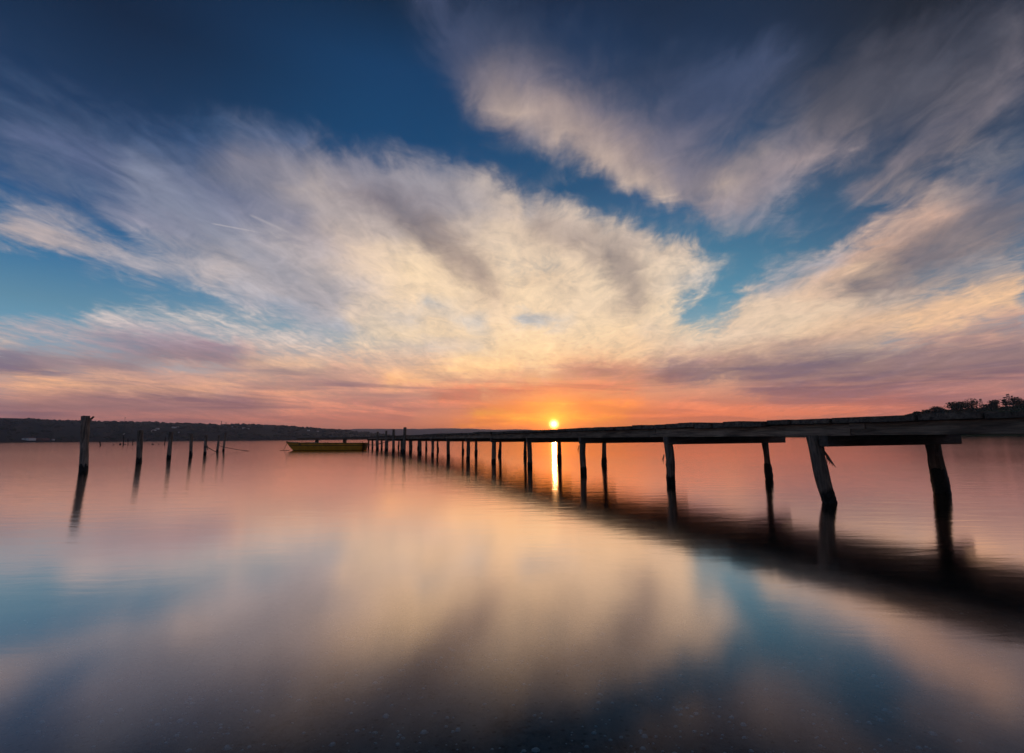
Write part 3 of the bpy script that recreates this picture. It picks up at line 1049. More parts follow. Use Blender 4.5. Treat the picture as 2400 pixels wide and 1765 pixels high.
# jetty head turning left behind the boat
h0 = jpt(J_END - .6, NEAR_P + .9)
h1 = at_depth(712, 1026, 52.0)
h1.z = 0
hd = (h1 - h0)
hang = math.atan2(hd.y, hd.x)
mb = MB()
n = 34
hrot = Matrix.Rotation(hang, 3, 'Z')
for i in range(n):
    c = h0 + hd * ((i + .5) / n) + Vector((0, 0, .965 + rnd.uniform(-.006, .006)))
    mb.box(c, (hd.length / n - .012, 1.7 + rnd.uniform(0, .1), .06), hrot, .003)
jbuild(mb, 'deck', M_deck)
nrm_h = Vector((-hd.y, hd.x, 0)).normalized()
for sgn in (-1, 1):
    mb = MB()
    mb.box(h0 + hd * .5 + nrm_h * .75 * sgn + Vector((0, 0, .87)), (hd.length - .1, .09, .12), hrot, .002)
    jbuild(mb, 'stringer', M_beam)
for px in (743, 808):
    dd = ray(px, 1030)
    nn_ = Vector((dd[1], -dd[0], 0))
    u = -h0.dot(nn_) / hd.dot(nn_)
    for sgn in (-1,):
        b = h0 + hd * u
        mb = timber(b, b + Vector((0, 0, .80)), .16, .16, 90 + px + sgn, square=.9, bottom=-1.5)
        jbuild(mb, 'pile', M_pile, True)

# ================================================================== MOORING POSTS
def post(bpx, tpx, r, seed, name, label, group, square=.3, fork=False, crust_h=.16, Y=None, rtop=None):
    b = on_level(*bpx) if Y is None else at_depth(bpx[0], bpx[1], Y)
    b.z = 0
    # the top lies at the same distance as the foot, give or take its lean
    t = at_depth(tpx[0], tpx[1], b.y)
    root = thing(name, label, 'post', tuple(b), group)
    mb = timber(b, t, r, rtop or r * .96, seed, square=square, rough=.012, n=18, rings=36)
    o = mb.build('shaft', M_post, None, True, loc=tuple(b))
    o.location = (0, 0, 0)
    o.parent = root
    if crust_h:
        c = crust(b, t, r - .004, -.12, crust_h, seed, n=18).build('mussel_crust', M_crust, None, True, loc=tuple(b))
        c.location = (0, 0, 0)
        c.parent = root
    if fork:
        rt = Vector((ray(bpx[0], 1000)[1], -ray(bpx[0], 1000)[0], 0)).normalized()
        mb = MB()
        q = t + rt * r * .55 - Vector((0, 0, .22))
        mb.tube([q - Vector((0, 0, .2)), q + rt * .015, q + rt * .05 + Vector((0, 0, .12)), q + rt * .12 + Vector((0, 0, .21))], [.02, .032, .03, .022], 7)
        f = mb.build('splinter', M_post, None, False, loc=tuple(b))
        f.location = (0, 0, 0)
        f.parent = root
    return root, b, t


G = 'row of mooring posts standing in the water'
P1 = post((195.6, 1105.6), (200.5, 975), .093, 201, 'mooring_post', 'thick grey post with a split forked top, nearest and largest of the left row', G, fork=True, crust_h=.22)
P2 = post((325.5, 1084), (329, 1009), .088, 202, 'mooring_post', 'sturdy flat-topped grey post next after the forked post', G, crust_h=.20)
P3 = post((395.6, 1074.5), (401, 1012), .084, 203, 'mooring_post', 'leaning flat-topped post third in line from the forked post', G, crust_h=.18)
P4 = post((446.7, 1070), (448.6, 1017), .07, 204, 'mooring_post', 'slim upright post fourth in line, just before the post with the rope knot', G, crust_h=.3)
P5 = post((480, 1065), (483, 1020), .075, 205, 'mooring_post', 'slim post with a rope knotted round its middle', G, crust_h=.2)
P6 = post((509, 1059.5), (513.5, 1020), .068, 206, 'mooring_post', 'thin leaning post with a long rope trailing to the right into the water', G, crust_h=.2)
P7 = post((523.4, 1057.3), (528.6, 1013.7), .07, 207, 'mooring_post', 'dark taller leaning post at the far end of the left row', G, crust_h=.2)

GT = 'tall mooring posts along the near side of the jetty'
tall = []
for k, (bx, tx, ty, lab) in enumerate(((884.6, 885.3, 1012, 'tall square post beside the jetty, nearest to the stern of the yellow boat'),
                                   (904.5, 905.3, 1010, 'tall dark post beside the jetty, second from the yellow boat'),
                                   (921.8, 922.6, 1006.5, 'tall post beside the jetty, just left of the tallest post, crossed by a rope'),
                                   (946, 949.3, 1001.5, 'tallest post beside the jetty, leaning right and rising well above the deck'))):
    sd = s_at(bx, NEAR_P - .32, 0, 1055)
    b = jpt(sd, NEAR_P - .32)
    root = post((bx, 1055), (tx, ty), (.085, .08, .08, .085)[k], 300 + k, 'tall_mooring_post', lab, GT, square=.8, crust_h=.25, Y=b.y)
    tall.append(root)


def rope(pts, r, name, label, cat='rope', mat=None, sag=0.0, n=14, group=None):
    pts = [Vector(p) for p in pts]
    out = []
    for a, b in zip(pts[:-1], pts[1:]):
        for i in range(n):
            t = i / n
            p = a.lerp(b, t)
            p.z -= sag * 4 * t * (1 - t)
            out.append(p)
    out.append(pts[-1])
    mb = MB()
    mb.tube(out, r, 6)
    o = mb.build(name, mat or M_rope, None, True, loc=tuple(pts[0]))
    tag(o, label, cat, group)
    return o


# rope from the knotted post to its neighbour, with the turns round the post
k5 = at_depth(482.5, 1046, P5[1].y)
ring = [k5 + Vector((.088 * math.cos(a), .088 * math.sin(a), .02 * math.sin(a * 2.1) - .02 * a / 6)) for a in np.linspace(0, 6.28 * 2.2, 34)]
e6 = on_level(511, 1059.8)
mid = at_depth(497, 1054.5, (P5[1].y + e6.y) / 2)
e7 = at_depth(523, 1060, e6.y)
e7.z = -.01
e6.z = .01
mb = MB()
path = ring + [k5.lerp(mid, t) for t in (.3, .6)] + [mid, mid.lerp(e6, .35) - Vector((0, 0, .02)), mid.lerp(e6, .7) - Vector((0, 0, .02)), e6, e7]
mb.tube(path, .022, 6)
mb.tube([k5 + Vector((.09, -.05, 0)), k5 + Vector((.15, -.06, -.1)), k5 + Vector((.13, -.05, -.22))], .022, 6)
o = mb.build('mooring_rope', M_rope, None, True, loc=tuple(k5))
tag(o, 'rope knotted round a slim post and drooping to the next post', 'rope')
a6 = at_depth(513, 1044.5, P6[1].y)
pts = [a6]
for x_, y_ in ((525, 1048), (545, 1052), (565, 1055)):
    pts.append(at_depth(x_, y_, P6[1].y + (x_ - 513) * .02))
w6 = on_level(583, 1057.3)
w6.z = .0
pts.append(w6)
rope(pts, .018, 'mooring_rope', 'long rope running from the thin leaning post down into the open water', n=4)

# ================================================================== YELLOW BOAT
BY = on_level(760, 1055.3).y
bow = at_depth(671.5, 1037, BY)
stern = at_depth(858.5, 1041, BY)
BL = abs(stern.x - bow.x)
boat = thing('rowing_boat', 'yellow open boat with a dark waterline moored in front of the jetty head', 'boat', (bow.x, BY, 0), None, R(-2.0))
NST = 22


def bw(t):
    return 0.80 * (np.interp(t, [0, .05, .15, .3, .5, .75, 1.0], [.02, .20, .50, .82, 1.0, .98, .80]))


def sheer(t):
    return np.interp(t, [0, .12, .3, .6, 1.0], [.60, .565, .535, .515, .50])


def hull_pt(t, k, inset=0.0, lift=0.0):
    b = bw(t) - inset * (1 if t > .03 else .3)
    b = max(b, .012)
    zs = sheer(t)
    zz = [-.16, -.13, .02, .16, .32, zs]
    fb = [0.0, .62, .86, .93, .97, 1.0]
    z = zz[k] + lift * (1 - k / 5)
    rake = .72 * (1 - min(1, (z + .16) / .76)) ** 1.2 * max(0, 1 - t * 1.6)
    tr_ = -.10 * (1 - (z + .16) / .66) * max(0, (t - .85) / .15)
    return Vector((BL * t + rake + tr_ + (inset if t == 0 else 0), b * fb[k], z))


def shell(k0, k1, inset=0.0, lift=0.0, transom=True, thick=0.0):
    mb = MB()
    vs, fs = [], []
    nk = k1 - k0 + 1
    for sgn in (-1, 1):
        o0 = len(vs)
        for i in range(NST + 1):
            t = (i / NST) ** 1.15
            for k in range(k0, k1 + 1):
                p = hull_pt(t, k, inset, lift)
                vs.append((p.x, p.y * sgn, p.z))
        for i in range(NST):
            for k in range(nk - 1):
                q = (o0 + i * nk + k, o0 + (i + 1) * nk + k, o0 + (i + 1) * nk + k + 1, o0 + i * nk + k + 1)
                fs.append(q if sgn < 0 else q[::-1])
    if transom:
        a = NST * nk
        b = (NST + 1) * nk + NST * nk
        for k in range(nk - 1):
            fs.append((a + k, b + k, b + k + 1, a + k + 1))
    mb.add(vs, fs)
    return mb


shell(2, 5).build('hull', M_hull, boat, True)
shell(0, 2, -.004).build('bottom', M_hull_dark, boat, True)
shell(0, 5, .035, .05).build('interior', M_inside, boat, True)


def rail(k, r, inset, dz, name, mat):
    mb = MB()
    for sgn in (-1, 1):
        pts = []
        for i in range(NST + 1):
            t = (i / NST) ** 1.15
            p = hull_pt(t, k, inset)
            pts.append((p.x, p.y * sgn, p.z + dz))
        mb.tube(pts, r, 6)
    a, b = hull_pt(1, k, inset), hull_pt(1, k, inset)
    mb.tube([(a.x, -a.y, a.z + dz), (a.x, a.y, a.z + dz)], r, 6)
    mb.build(name, mat, boat, True)


rail(5, .032, .012, 0, 'gunwale', M_gunwale)
rail(4, .022, -.012, .04, 'rubbing_strake', M_hull_dark)
# foredeck
mb = MB()
vs, fs = [], []
for i in range(8):
    t = .002 + .13 * i / 7
    p = hull_pt(t, 5)
    vs += [(p.x, -p.y, p.z + .012), (p.x, 0, p.z + .05), (p.x, p.y, p.z + .012)]
for i in range(7):
    fs += [(i * 3, i * 3 + 3, i * 3 + 4, i * 3 + 1), (i * 3 + 1, i * 3 + 4, i * 3 + 5, i * 3 + 2)]
mb.add(vs, fs)
mb.build('foredeck', M_gunwale, boat)
for t in (.45, .72, .93):
    mb = MB()
    mb.box((BL * t, 0, sheer(t) - .09), (.24, bw(t) * 1.86, .035))
    mb.build('thwart', M_inside, boat)
# low covered locker forward
mb = MB()
vs = []
x0, x1, wd = BL * .19, BL * .37, .50
prof = [(0, .40), (0.06, .545), (.30, .585), (.72, .60), (.94, .545), (1, .40)]
for u_, z_ in prof:
    for y_ in (-wd, wd):
        vs.append((x0 + (x1 - x0) * u_, y_, z_))
fs = [(2 * i, 2 * i + 2, 2 * i + 3, 2 * i + 1) for i in range(5)]
fs += [tuple(range(0, 12, 2))[::-1], tuple(range(1, 12, 2))]
mb.add(vs, fs)
mb.build('locker', M_inside, boat)
for t in (.545, .575):
    mb = MB()
    p = hull_pt(t, 5)
    mb.tube([(BL * t, -p.y + .02, p.z), (BL * t, -p.y + .02, p.z + .075)], .012, 6)
    mb.tube([(BL * t - .03, -p.y + .02, p.z + .13), (BL * t - .02, -p.y + .02, p.z + .08), (BL * t + .02, -p.y + .02, p.z + .08), (BL * t + .03, -p.y + .02, p.z + .13)], .009, 6)
    mb.build('oarlock', M_iron, boat, True)
mb = MB()
p = hull_pt(1, 5)
mb.tube([(p.x - .03, -p.y * .8, p.z - .05), (p.x - .03, -p.y * .8, p.z + .13)], .028, 7)
mb.build('stern_bitt', M_iron, boat, True)
mb = MB()
mb.tube([(.03, 0, .60), (-.03, 0, .66), (.06, 0, .68), (.12, 0, .62)], .02, 6)
mb.build('bow_ring', M_iron, boat, True)
b0 = Vector((bow.x + .05, BY, .55))
w0 = on_level(646.5, 1057)
w0.y = BY
w0.z = .005
mb = MB()
mb.tube([b0, b0.lerp(w0, .33), b0.lerp(w0, .66), w0], .018, 6)
mb.tube([w0 + Vector((-.30, .05, .0)), w0 + Vector((-.1, 0, .012)), w0, w0 + Vector((.2, 0, .01)), w0 + Vector((.42, .06, .0))], .02, 6)
o = mb.build('bow_rope', M_rope, None, True, loc=tuple(b0))
tag(o, 'taut rope from the bow of the yellow boat down to the water', 'rope')
sa = Vector((stern.x - .05, BY - .1, .42))
k4 = at_depth(942, 1024, tall[3][1].y - .1)
k2 = at_depth(921.8, 1033, tall[2][1].y - .1)
rope([sa, k4], .016, 'stern_rope', 'thin upper rope from the stern of the boat to the tallest post', sag=.14, n=16)
rope([sa - Vector((0, 0, .1)), at_depth(905, 1035.5, tall[1][1].y - .1)], .014, 'stern_rope', 'slack lower rope from the stern of the boat to the second post', sag=.10, n=14)

# ================================================================== FAR STAKES, FLOATS AND A GULL
def stake(bx, by, tx, ty, r, label, name='stake', group='thin stakes far out in front of the dark shore'):
    b = on_level(bx, by)
    t = at_depth(tx, ty, b.y)
    mb = timber(b, t, r, r * .8, bx, square=0, rough=r * .3, n=8, rings=8, bottom=-.6)
    o = mb.build(name, M_stake, None, True, loc=tuple(b))
    tag(o, label, 'stake', group)
    return b, t


stake(235.5, 1045.5, 233.8, 1035.3, .10, 'short stake leaning left, first right of the forked post')
_, gt = stake(289.2, 1043.6, 289.2, 1020.5, .085, 'tallest thin stake, with a white gull perched on top')
stake(299.8, 1042.6, 300, 1026.5, .06, 'very thin upright stake just right of the gull stake')
stake(310.6, 1042.8, 312, 1029.5, .075, 'thin stake leaning right, just left of the sturdy flat-topped post')
stake(385.5, 1042, 388.5, 1023, .07, 'thin leaning stake left of the third mooring post')
stake(281.6, 1043.2, 281.8, 1039, .16, 'stubby thick stake just left of the gull stake')

g = thing('gull', 'small white gull perched on the tallest thin stake', 'bird', tuple(gt))
mb = MB()
mb.tube([(-.24, 0, .16), (-.16, 0, .19), (-.04, 0, .20), (.08, 0, .24), (.14, 0, .30), (.19, 0, .36), (.24, 0, .37), (.27, 0, .36)], [.012, .05, .085, .075, .045, .045, .04, .01], 10)
mb.build('body', M_gull, g, True)
mb = MB()
for sy in (-1, 1):
    mb.tube([(.06, sy * .075, .24), (-.10, sy * .085, .21), (-.30, sy * .03, .17)], [.03, .045, .008], 7)
mb.build('wing', M_pylon, g, True)
mb = MB()
mb.tube([(.26, 0, .365), (.34, 0, .345)], [.014, .004], 6)
mb.build('beak', M_hull, g, True)
for sy in (-.03, .03):
    mb = MB()
    mb.tube([(0, sy, .15), (.01, sy, .0)], .008, 5)
    mb.build('leg', M_hull, g, True)
for k, (px, py, s_, lab) in enumerate(((265.8, 1043.6, .12, 'small dark float on the water between the short stake and the gull stake'),
                                   (293.3, 1042.2, .11, 'tiny dark float at the foot of the gull stake'),
                                   (357.5, 1042.6, .16, 'flat dark float lying low left of the third mooring post'),
                                   (371.5, 1042, .12, 'round dark float between the flat float and the thin leaning stake'))):
    b = on_level(px, py)
    fl = thing('float', lab, 'float', tuple(b), 'small dark floats on the water')
    mb = MB()
    mb.tube([(0, 0, -.05), (0, 0, 0), (0, 0, s_ * .6), (0, 0, s_ * 1.1), (0, 0, s_ * 1.3)], [s_ * .6, s_ * 1.25, s_ * 1.3, s_ * .7, s_ * .15], 10)
    mb.build('body', M_buoy, fl, True)
    mb = MB()
    mb.tube([(0, 0, s_ * 1.3), (0, 0, s_ * 1.9)], s_ * .12, 6)
    mb.build('peg', M_iron, fl, True)

# ================================================================== HILLS
def interp(x, table):
    return float(np.interp(x, [a for a, _ in table], [b for _, b in table]))


def hill_mat(name, a, b, c, sc):
    m, nt = new_mat(name)
    geo = nt.node('ShaderNodeNewGeometry')
    P = geo.outputs['Position']
    n1 = nt.noise(P, sc, 5, .6, .4)
    n2 = nt.noise(nt.mapping(P, (1, 1, 6)), sc * 4, 4, .6)
    col = nt.mix(nt.lin(n1, .38, .62), a, b)
    col = nt.mix(nt.smooth(n2, .52, .64), col, c)
    principled(nt, col, .95, .05)
    return m


M_hill = hill_mat('hill_scrub', (.018, .023, .014), (.038, .042, .022), (.055, .05, .03), .006)
M_ridge = hill_mat('far_ridge_cover', (.05, .055, .045), (.07, .07, .055), (.08, .075, .06), .0008)
M_bank = hill_mat('shore_grass', (.05, .07, .018), (.09, .11, .03), (.07, .07, .035), .03)

HOR = lambda x: FH / 2 + 144.2 - (x - FW / 2) * math.tan(R(.44))
LEFT = [(-900, 966), (-300, 973), (0, 981.5), (200, 989), (311, 990.5), (330, 989.5), (405, 993.5), (517, 996.5), (590, 995.5), (654, 999), (700, 1003.3), (778, 1007), (822, 1011), (850, 1015), (900, 1020), (960, 1026)]


def hill_fn(table, dist, run, rough, seed):
    def f(x, t):
        D, Rn = dist(x), run(x)
        foot = at_depth(x, HOR(x), D)
        rid = at_depth(x, interp(x, table), D + Rn)
        d = ray(x, HOR(x))
        Y = D + Rn * t
        X = d[0] / d[1] * Y
        if t <= 1:
            z = rid.z * (1 - (1 - t) ** 1.5)
        else:
            z = rid.z * (1 - (t - 1) ** 2 * .8)
        z += rough * min(1, t * 3) * (1 if t < .9 else .35) * mnoise.noise((X * .012 + seed, Y * .012, seed)) - (1.2 if t <= 0 else 0)
        return Vector((X, Y, z))
    return f


def terrain(name, f, x0, x1, nx, nt_, mat, tmax=1.6):
    vs, fs = [], []
    ts = [-.05 + (tmax + .05) * j / (nt_ - 1) for j in range(nt_)]
    for i in range(nx):
        x = x0 + (x1 - x0) * i / (nx - 1)
        for t in ts:
            p = f(x, max(t, 0)) if t >= 0 else f(x, 0) + Vector((0, -8, -2))
            vs.append(p)
    for i in range(nx - 1):
        for j in range(nt_ - 1):
            fs.append((i * nt_ + j, (i + 1) * nt_ + j, (i + 1) * nt_ + j + 1, i * nt_ + j + 1))
    mb = MB()
    mb.add(vs, fs)
    return structure(mb.build(name, mat, None, True))


left_f = hill_fn(LEFT, lambda x: 600 + max(0, x) * .5, lambda x: 480, 3.4, 2.0)
terrain('left_hill', left_f, -900, 960, 220, 26, M_hill)

RIDGE1 = [(300, 1016), (560, 1012), (700, 1008), (780, 1006.5), (860, 1005), (925, 1005), (1000, 1006.5), (1100, 1008.5), (1170, 1009.5), (1240, 1012), (1290, 1014), (1500, 1014), (1900, 1010), (2400, 1005), (3200, 1000)]
RIDGE2 = [(500, 1012), (700, 1009), (900, 1006), (1000, 1004.8), (1060, 1003.5), (1100, 1005), (1160, 1007), (1200, 1006.2), (1237, 1006.6), (1262, 1009.5), (1300, 1013), (1500, 1013), (2400, 1004), (3200, 1000)]
r1 = hill_fn(RIDGE1, lambda x: 3600, lambda x: 800, 10, 5.0)
r2 = hill_fn(RIDGE2, lambda x: 5200, lambda x: 800, 13, 9.0)
terrain('distant_ridge', r1, 300, 3200, 260, 10, M_ridge)
terrain('farther_ridge', r2, 500, 3200, 260, 10, M_ridge)

# low right shore with its bank
RIGHT = [(1700, 1020), (1850, 1016), (2000, 1005), (2080, 988), (2140, 972), (2190, 966), (2260, 962), (2330, 958), (2400, 952), (2500, 940), (3400, 900)]
right_f = hill_fn(RIGHT, lambda x: 280, lambda x: 50, .8, 4.0)
terrain('right_shore', right_f, 1700, 3400, 160, 18, M_bank, 1.5)

# woods of the left hill: far off, they read as one mass
blob_v, blob_f = [], []
PHI = (1 + 5 ** .5) / 2
ico = [Vector(v).normalized() for v in ((-1, PHI, 0), (1, PHI, 0), (-1, -PHI, 0), (1, -PHI, 0), (0, -1, PHI), (0, 1, PHI), (0, -1, -PHI), (0, 1, -PHI), (PHI, 0, -1), (PHI, 0, 1), (-PHI, 0, -1), (-PHI, 0, 1))]
icf = [(0, 11, 5), (0, 5, 1), (0, 1, 7), (0, 7, 10), (0, 10, 11), (1, 5, 9), (5, 11, 4), (11, 10, 2), (10, 7, 6), (7, 1, 8), (3, 9, 4), (3, 4, 2), (3, 2, 6), (3, 6, 8), (3, 8, 9), (4, 9, 5), (2, 4, 11), (6, 2, 10), (8, 6, 7), (9, 8, 1)]
mb = MB()
for i in range(3400):
    x = rnd.uniform(-500, 930)
    t = rnd.random() ** .8
    ridge = rnd.random() < .25
    if ridge:
        t = rnd.uniform(.93, 1.02)
        if mnoise.noise((x * .02, 1, 1)) < -.05:
            continue
    elif mnoise.noise((x * .02, t * 4, 3)) < -.12:
        continue
    p = left_f(x, t)
    s_ = rnd.uniform(1.4, 3.1) * (.62 if ridge else 1.0) * (1 + max(0, x) / 1400)
    mb.add([p + Vector((v.x * s_ * rnd.uniform(.8, 1.6), v.y * s_, max(-.3, v.z) * s_ * rnd.uniform(.6, 1.1) + s_ * .25)) for v in ico], icf)
w_o = mb.build('hillside_woods', M_leaf, None, True)
w_o['kind'] = 'stuff'
w_o['label'] = 'dark woods and scrub covering the hill across the lagoon'
w_o['category'] = 'woods'


def hill_spot(f, px, py):
    best = min((abs(project(f(px, t / 200))[1] - py), t / 200) for t in range(201))
    return f(px, best[1])


def house(px, py, wpx, hpx, name, label, roofc=True, group=None, f=left_f):
    p = hill_spot(f, px, py)
    sc = p.y / FPX
    W, H = wpx * sc, hpx * sc
    root = thing(name, label, 'house' if name == 'house' else 'building', tuple(p), group)
    D = min(W, 10)
    mb = MB()
    mb.box((0, 0, H * .3), (W, D, H * 1.4))
    wl = mb.build('wall', M_white, root)
    mb = MB()
    mb.add([(-W * .54, -D * .56, H), (W * .54, -D * .56, H), (W * .54, D * .56, H), (-W * .54, D * .56, H), (-W * .5, 0, H * 1.45), (W * .5, 0, H * 1.45)], [(0, 1, 5, 4), (2, 3, 4, 5), (0, 4, 3), (1, 2, 5), (0, 3, 2, 1)])
    mb.build('roof', M_roof, root)
    n = max(1, int(W / 6))
    for k in range(n):
        mb = MB()
        mb.box((W * ((k + .5) / n - .5), -D / 2 - .03, H * .55), (min(1.6, W * .3), .1, H * .3))
        mb.build('window', M_window, root)
    return root


GH = 'small pale houses on the far hillside'
house(67, 1031.5, 17, 4.6, 'shore_building', 'long white building on the far shore left of the posts')
sb = house(98, 1031.8, 20, 3.6, 'shore_building', 'long low reddish shed on the far shore beside the white building')
for ch in sb.children:
    if ch.name.startswith('wall'):
        ch.data.materials[0] = M_roof
house(124.5, 1032, 4, 3, 'shore_building', 'tiny white hut by the water right of the reddish shed')
HS = [(352, 1012, 5, 2.6, 'white house low on the hillside above the second post'), (359.5, 1010, 5.5, 2.8, 'wider white house at the middle of the upper hillside group'), (367, 1006.5, 6, 3, 'white house highest of the group left of the third post'),
      (405, 1003.2, 6, 2.8, 'pale house on the hillside right above the third post'), (412, 1002.6, 6, 2.6, 'pale house with neighbours on both sides above the third post'), (418, 1014.5, 2.5, 2, 'tiny pale house below the pair above the third post'),
      (473.5, 1008, 3.5, 2.6, 'small pale house above the knotted post'), (545, 1002, 6, 2.5, 'pale house under the skyline right of the left row of posts'), (551, 1003, 4.5, 2.4, 'small pale house under the skyline beside the wider one'),
      (570, 1004.6, 5, 2.5, 'pale house half hidden in trees, second from the hill\'s right end'), (580, 1006, 4, 2.2, 'small pale house in trees, last toward the boat'), (722, 1010, 4.5, 2.4, 'lone pale house on the low spur above the boat'), (744, 1012, 3.5, 2, 'tiny pale house on the spur above the jetty head')]
for a in HS:
    house(*a[:4], 'house', a[4], group=GH)


def mast(px, py_top, f, t, w, name, label, arms=0, group=None, foot=None):
    p = f(px, t) if foot is None else foot
    top = at_depth(px, py_top, p.y)
    Hh = top.z - p.z + 1
    root = thing(name, label, 'mast' if not arms else 'pylon', (p.x, p.y, p.z - 1), group)
    mb = MB()
    if not arms:
        mb.tube([(0, 0, 0), (0, 0, Hh)], [w, w * .5], 6)
        mb.build('pole', M_pylon, root)
        mb = MB()
        mb.box((0, 0, Hh * .86), (w * 7, w, w * 2))
        mb.build('aerial', M_pylon, root)
    else:
        for sx in (-1, 1):
            for sy in (-1, 1):
                mb.tube([(sx * w * 1.5, sy * w * 1.5, 0), (sx * w * .35, sy * w * .35, Hh)], w * .14, 5)
        n = 8
        for k in range(n):
            za, zb_ = Hh * k / n, Hh * (k + 1) / n
            ra, rb = w * (1.5 - 1.15 * k / n), w * (1.5 - 1.15 * (k + 1) / n)
            for sy in (-1, 1):
                mb.tube([(-ra, sy * ra, za), (rb, sy * rb, zb_)], w * .09, 4)
                mb.tube([(ra, sy * ra, za), (-rb, sy * rb, zb_)], w * .09, 4)
        mb.build('lattice', M_pylon, root)
        for k in range(arms):
            mb = MB()
            mb.box((0, 0, Hh * (.95 - .16 * k)), (w * (2.6 + .8 * k), w * .3, w * .3))
            mb.build('arm', M_pylon, root)
    return root


mast(288, 977.5, left_f, .99, .55, 'radio_mast', 'thin radio mast on the skyline of the left hill')
mast(516, 986.5, left_f, .99, .85, 'pylon', 'lattice pylon on the left hill skyline, above the thin leaning post', 2, 'pylons on the left hill')
mast(527, 989.5, left_f, .99, .85, 'pylon', 'smaller lattice pylon on the left hill skyline, right of the larger one', 2, 'pylons on the left hill')

# ---- trees of the right shore
def tree(px, py_base, hpx, wpx, seed, label, kind='round', name='tree', f=right_f, group='trees on the right shore'):
    lr = random.Random(seed)
    p = hill_spot(f, px, py_base + 2)
    sc = p.y / FPX
    Hh, W = hpx * sc * 1.08, wpx * sc * 1.15
    root = thing(name, label, 'tree', tuple(p), group)
    mb = MB()
    th = Hh * .5
    mb.tube([(0, 0, -.6), (W * .01, 0, th * .5), (W * .03, 0, th), (W * .02, 0, Hh * .85)], [W * .035 + .1, W * .03 + .07, W * .022 + .04, .03], 7)
    for k in range(7):
        a = lr.uniform(0, 6.28)
        z0 = lr.uniform(.25, .6) * Hh
        e = Vector((math.cos(a) * W * .36, math.sin(a) * W * .36, z0 + lr.uniform(.15, .35) * Hh))
        mb.tube([(0, 0, z0), (e.x * .5, e.y * .5, z0 + (e.z - z0) * .65), e], [.16, .10, .03], 5)
    mb.build('trunk', M_bark, root, True)
    mb = MB()
    lobes = []
    for k in range(13 if kind == 'round' else 9):
        a = lr.uniform(0, 6.28)
        rr = lr.uniform(.0, .34) * W
        if kind == 'conifer':
            z0 = lr.uniform(.2, 1.0) * Hh
            rr = W * .34 * (1.05 - z0 / Hh) * lr.random()
            lobes.append((Vector((math.cos(a) * rr, math.sin(a) * rr, z0)), W * .20 * (1.25 - z0 / Hh), .45))
        else:
            z0 = Hh * (lr.uniform(.16, .80) - (rr / W) * .25)
            lobes.append((Vector((math.cos(a) * rr, math.sin(a) * rr, z0)), W * lr.uniform(.17, .25), 1.25 * min(1, Hh / W)))
    cnt = 1500 if kind != 'sparse' else 800
    for k in range(cnt):
        c, r_, fl = lr.choice(lobes)
        d = Vector((lr.gauss(0, 1), lr.gauss(0, 1), lr.gauss(0, 1))).normalized() * r_ * (lr.random() ** .4) * 1.1
        q = c + Vector((d.x, d.y, d.z * fl))
        s_ = lr.uniform(.22, .52) * max(.6, W / 10)
        u_ = Vector((lr.gauss(0, 1), lr.gauss(0, 1), lr.gauss(0, .6))).normalized() * s_
        v_ = Vector((lr.gauss(0, 1), lr.gauss(0, 1), lr.gauss(0, .8))).normalized() * s_ * .7
        mb.add([q - u_, q - v_ * .8, q + u_, q + v_], [(0, 1, 2, 3)])
    mb.build('crown', M_leaf, root)
    return root


TR = [(2157, 972, 9, 26, 'bush', 'low dark bush where the right shore rises above the deck', 'round'),
      (2176, 969, 10, 24, 'bush', 'second low bush, between the first bush and the domed tree', 'round'),
      (2204, 966, 15, 34, 'tree', 'wide domed tree just left of the large round tree', 'round'),
      (2250, 962, 22, 46, 'tree', 'large dense round tree, darkest of the right shore', 'round'),
      (2286, 960, 26, 38, 'tree', 'airy domed tree with bare twigs, left of the small pylon', 'sparse'),
      (2325, 957, 12, 26, 'bush', 'bush at the foot of the small pylon', 'round'),
      (2343, 956, 20, 30, 'tree', 'bushy tree right of the small pylon', 'round'),
      (2366, 955, 25, 26, 'tree', 'spiky tree beside the tall pylon', 'conifer'),
      (2384, 952, 24, 22, 'tree', 'narrow spiky tree just right of the tall pylon', 'conifer'),
      (2398, 950, 22, 30, 'tree', 'round tree cut by the right edge of the picture', 'round')]
for k, (px, pb, hp, wp, nm, lab, kd) in enumerate(TR):
    tree(px, pb, hp, wp, 500 + k, lab, kd, nm)
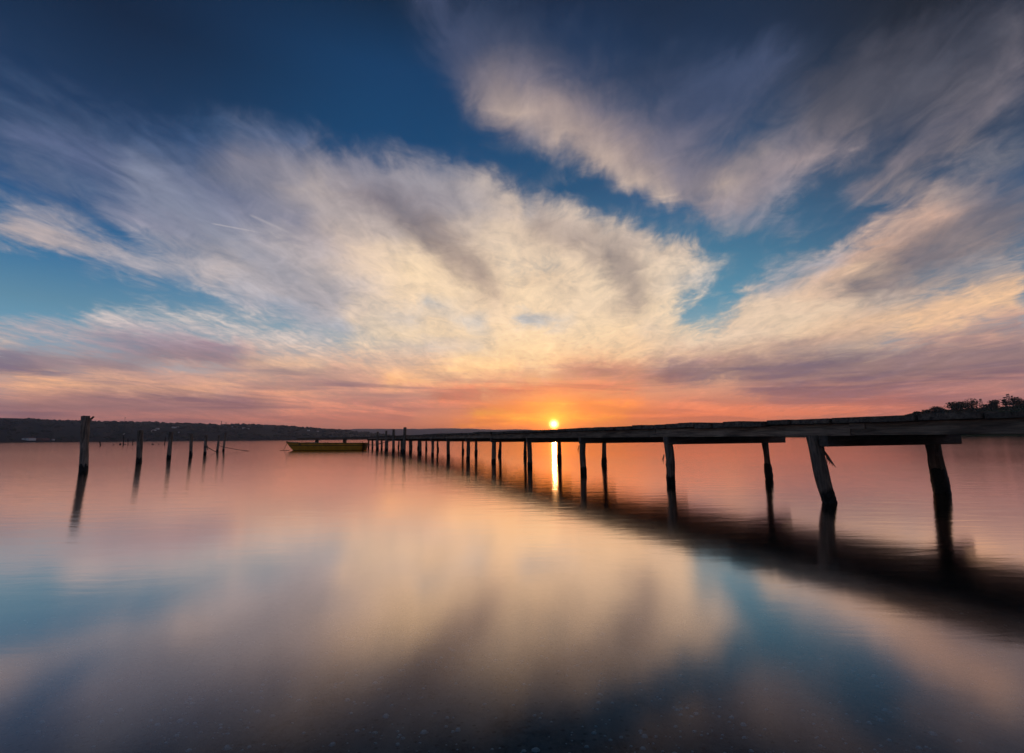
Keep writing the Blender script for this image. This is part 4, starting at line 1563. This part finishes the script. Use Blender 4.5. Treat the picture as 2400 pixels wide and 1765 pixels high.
mast(2309, 934.5, right_f, .9, .7, 'pylon', 'small lattice pylon between the airy tree and the bushy tree on the right shore', 1, 'pylons on the right shore')
mast(2374.5, 923, right_f, .9, .9, 'pylon', 'tall lattice pylon standing among the spiky trees on the right shore', 2, 'pylons on the right shore')
# undergrowth along the bank
mb = MB()
for i in range(2600):
    x = rnd.uniform(1850, 2700)
    t = rnd.uniform(0.02, 1.0) if i % 2 else rnd.uniform(.85, 1.05)
    p = right_f(x, t)
    s_ = rnd.uniform(.35, 1.0) * (1.0 if i % 2 else 1.0 + .9 * max(0, min(1, (x - 2120) / 120)) * abs(mnoise.noise((x * .03, 2, 2))) * 2)
    mb.add([p + Vector((v.x * s_ * rnd.uniform(.7, 1.5), v.y * s_, max(-.3, v.z) * s_ * rnd.uniform(.6, 1.2) + s_ * .2)) for v in ico], icf)
w_o = mb.build('undergrowth', M_leaf, None, False)
w_o['kind'] = 'stuff'
w_o['label'] = 'dark scrub covering the bank of the right shore'
w_o['category'] = 'scrub'

# ================================================================== AIR
m = bpy.data.materials.new('evening_haze')
m.use_nodes = True
nt = NT(m.node_tree)
vol = nt.node('ShaderNodeVolumePrincipled')
vol.inputs['Color'].default_value = (.80, .80, .98, 1)
vol.inputs['Density'].default_value = 1.8e-4
vol.inputs['Anisotropy'].default_value = .45
o = nt.node('ShaderNodeOutputMaterial')
nt.l.new(vol.outputs[0], o.inputs['Volume'])
L_ = 6900
z0, z1 = -9, 138
mb = MB()
mb.add([(-L_, -L_, z0), (L_, -L_, z0), (L_, L_, z0), (-L_, L_, z0), (-L_, -L_, z1), (L_, -L_, z1), (L_, L_, z1), (-L_, L_, z1)], [(0, 3, 2, 1), (4, 5, 6, 7), (0, 1, 5, 4), (1, 2, 6, 5), (2, 3, 7, 6), (3, 0, 4, 7)])
hz = mb.build('haze', m)
hz['kind'] = 'stuff'
hz['label'] = 'thin evening haze lying over the lagoon and hills'
hz['category'] = 'haze'
scene.cycles.volume_bounces = 0
0 and print('ZMAX', max((o.matrix_world @ Vector(c)).z for o in scene.objects if o.type == 'MESH' and o.name != 'haze' for c in o.bound_box))
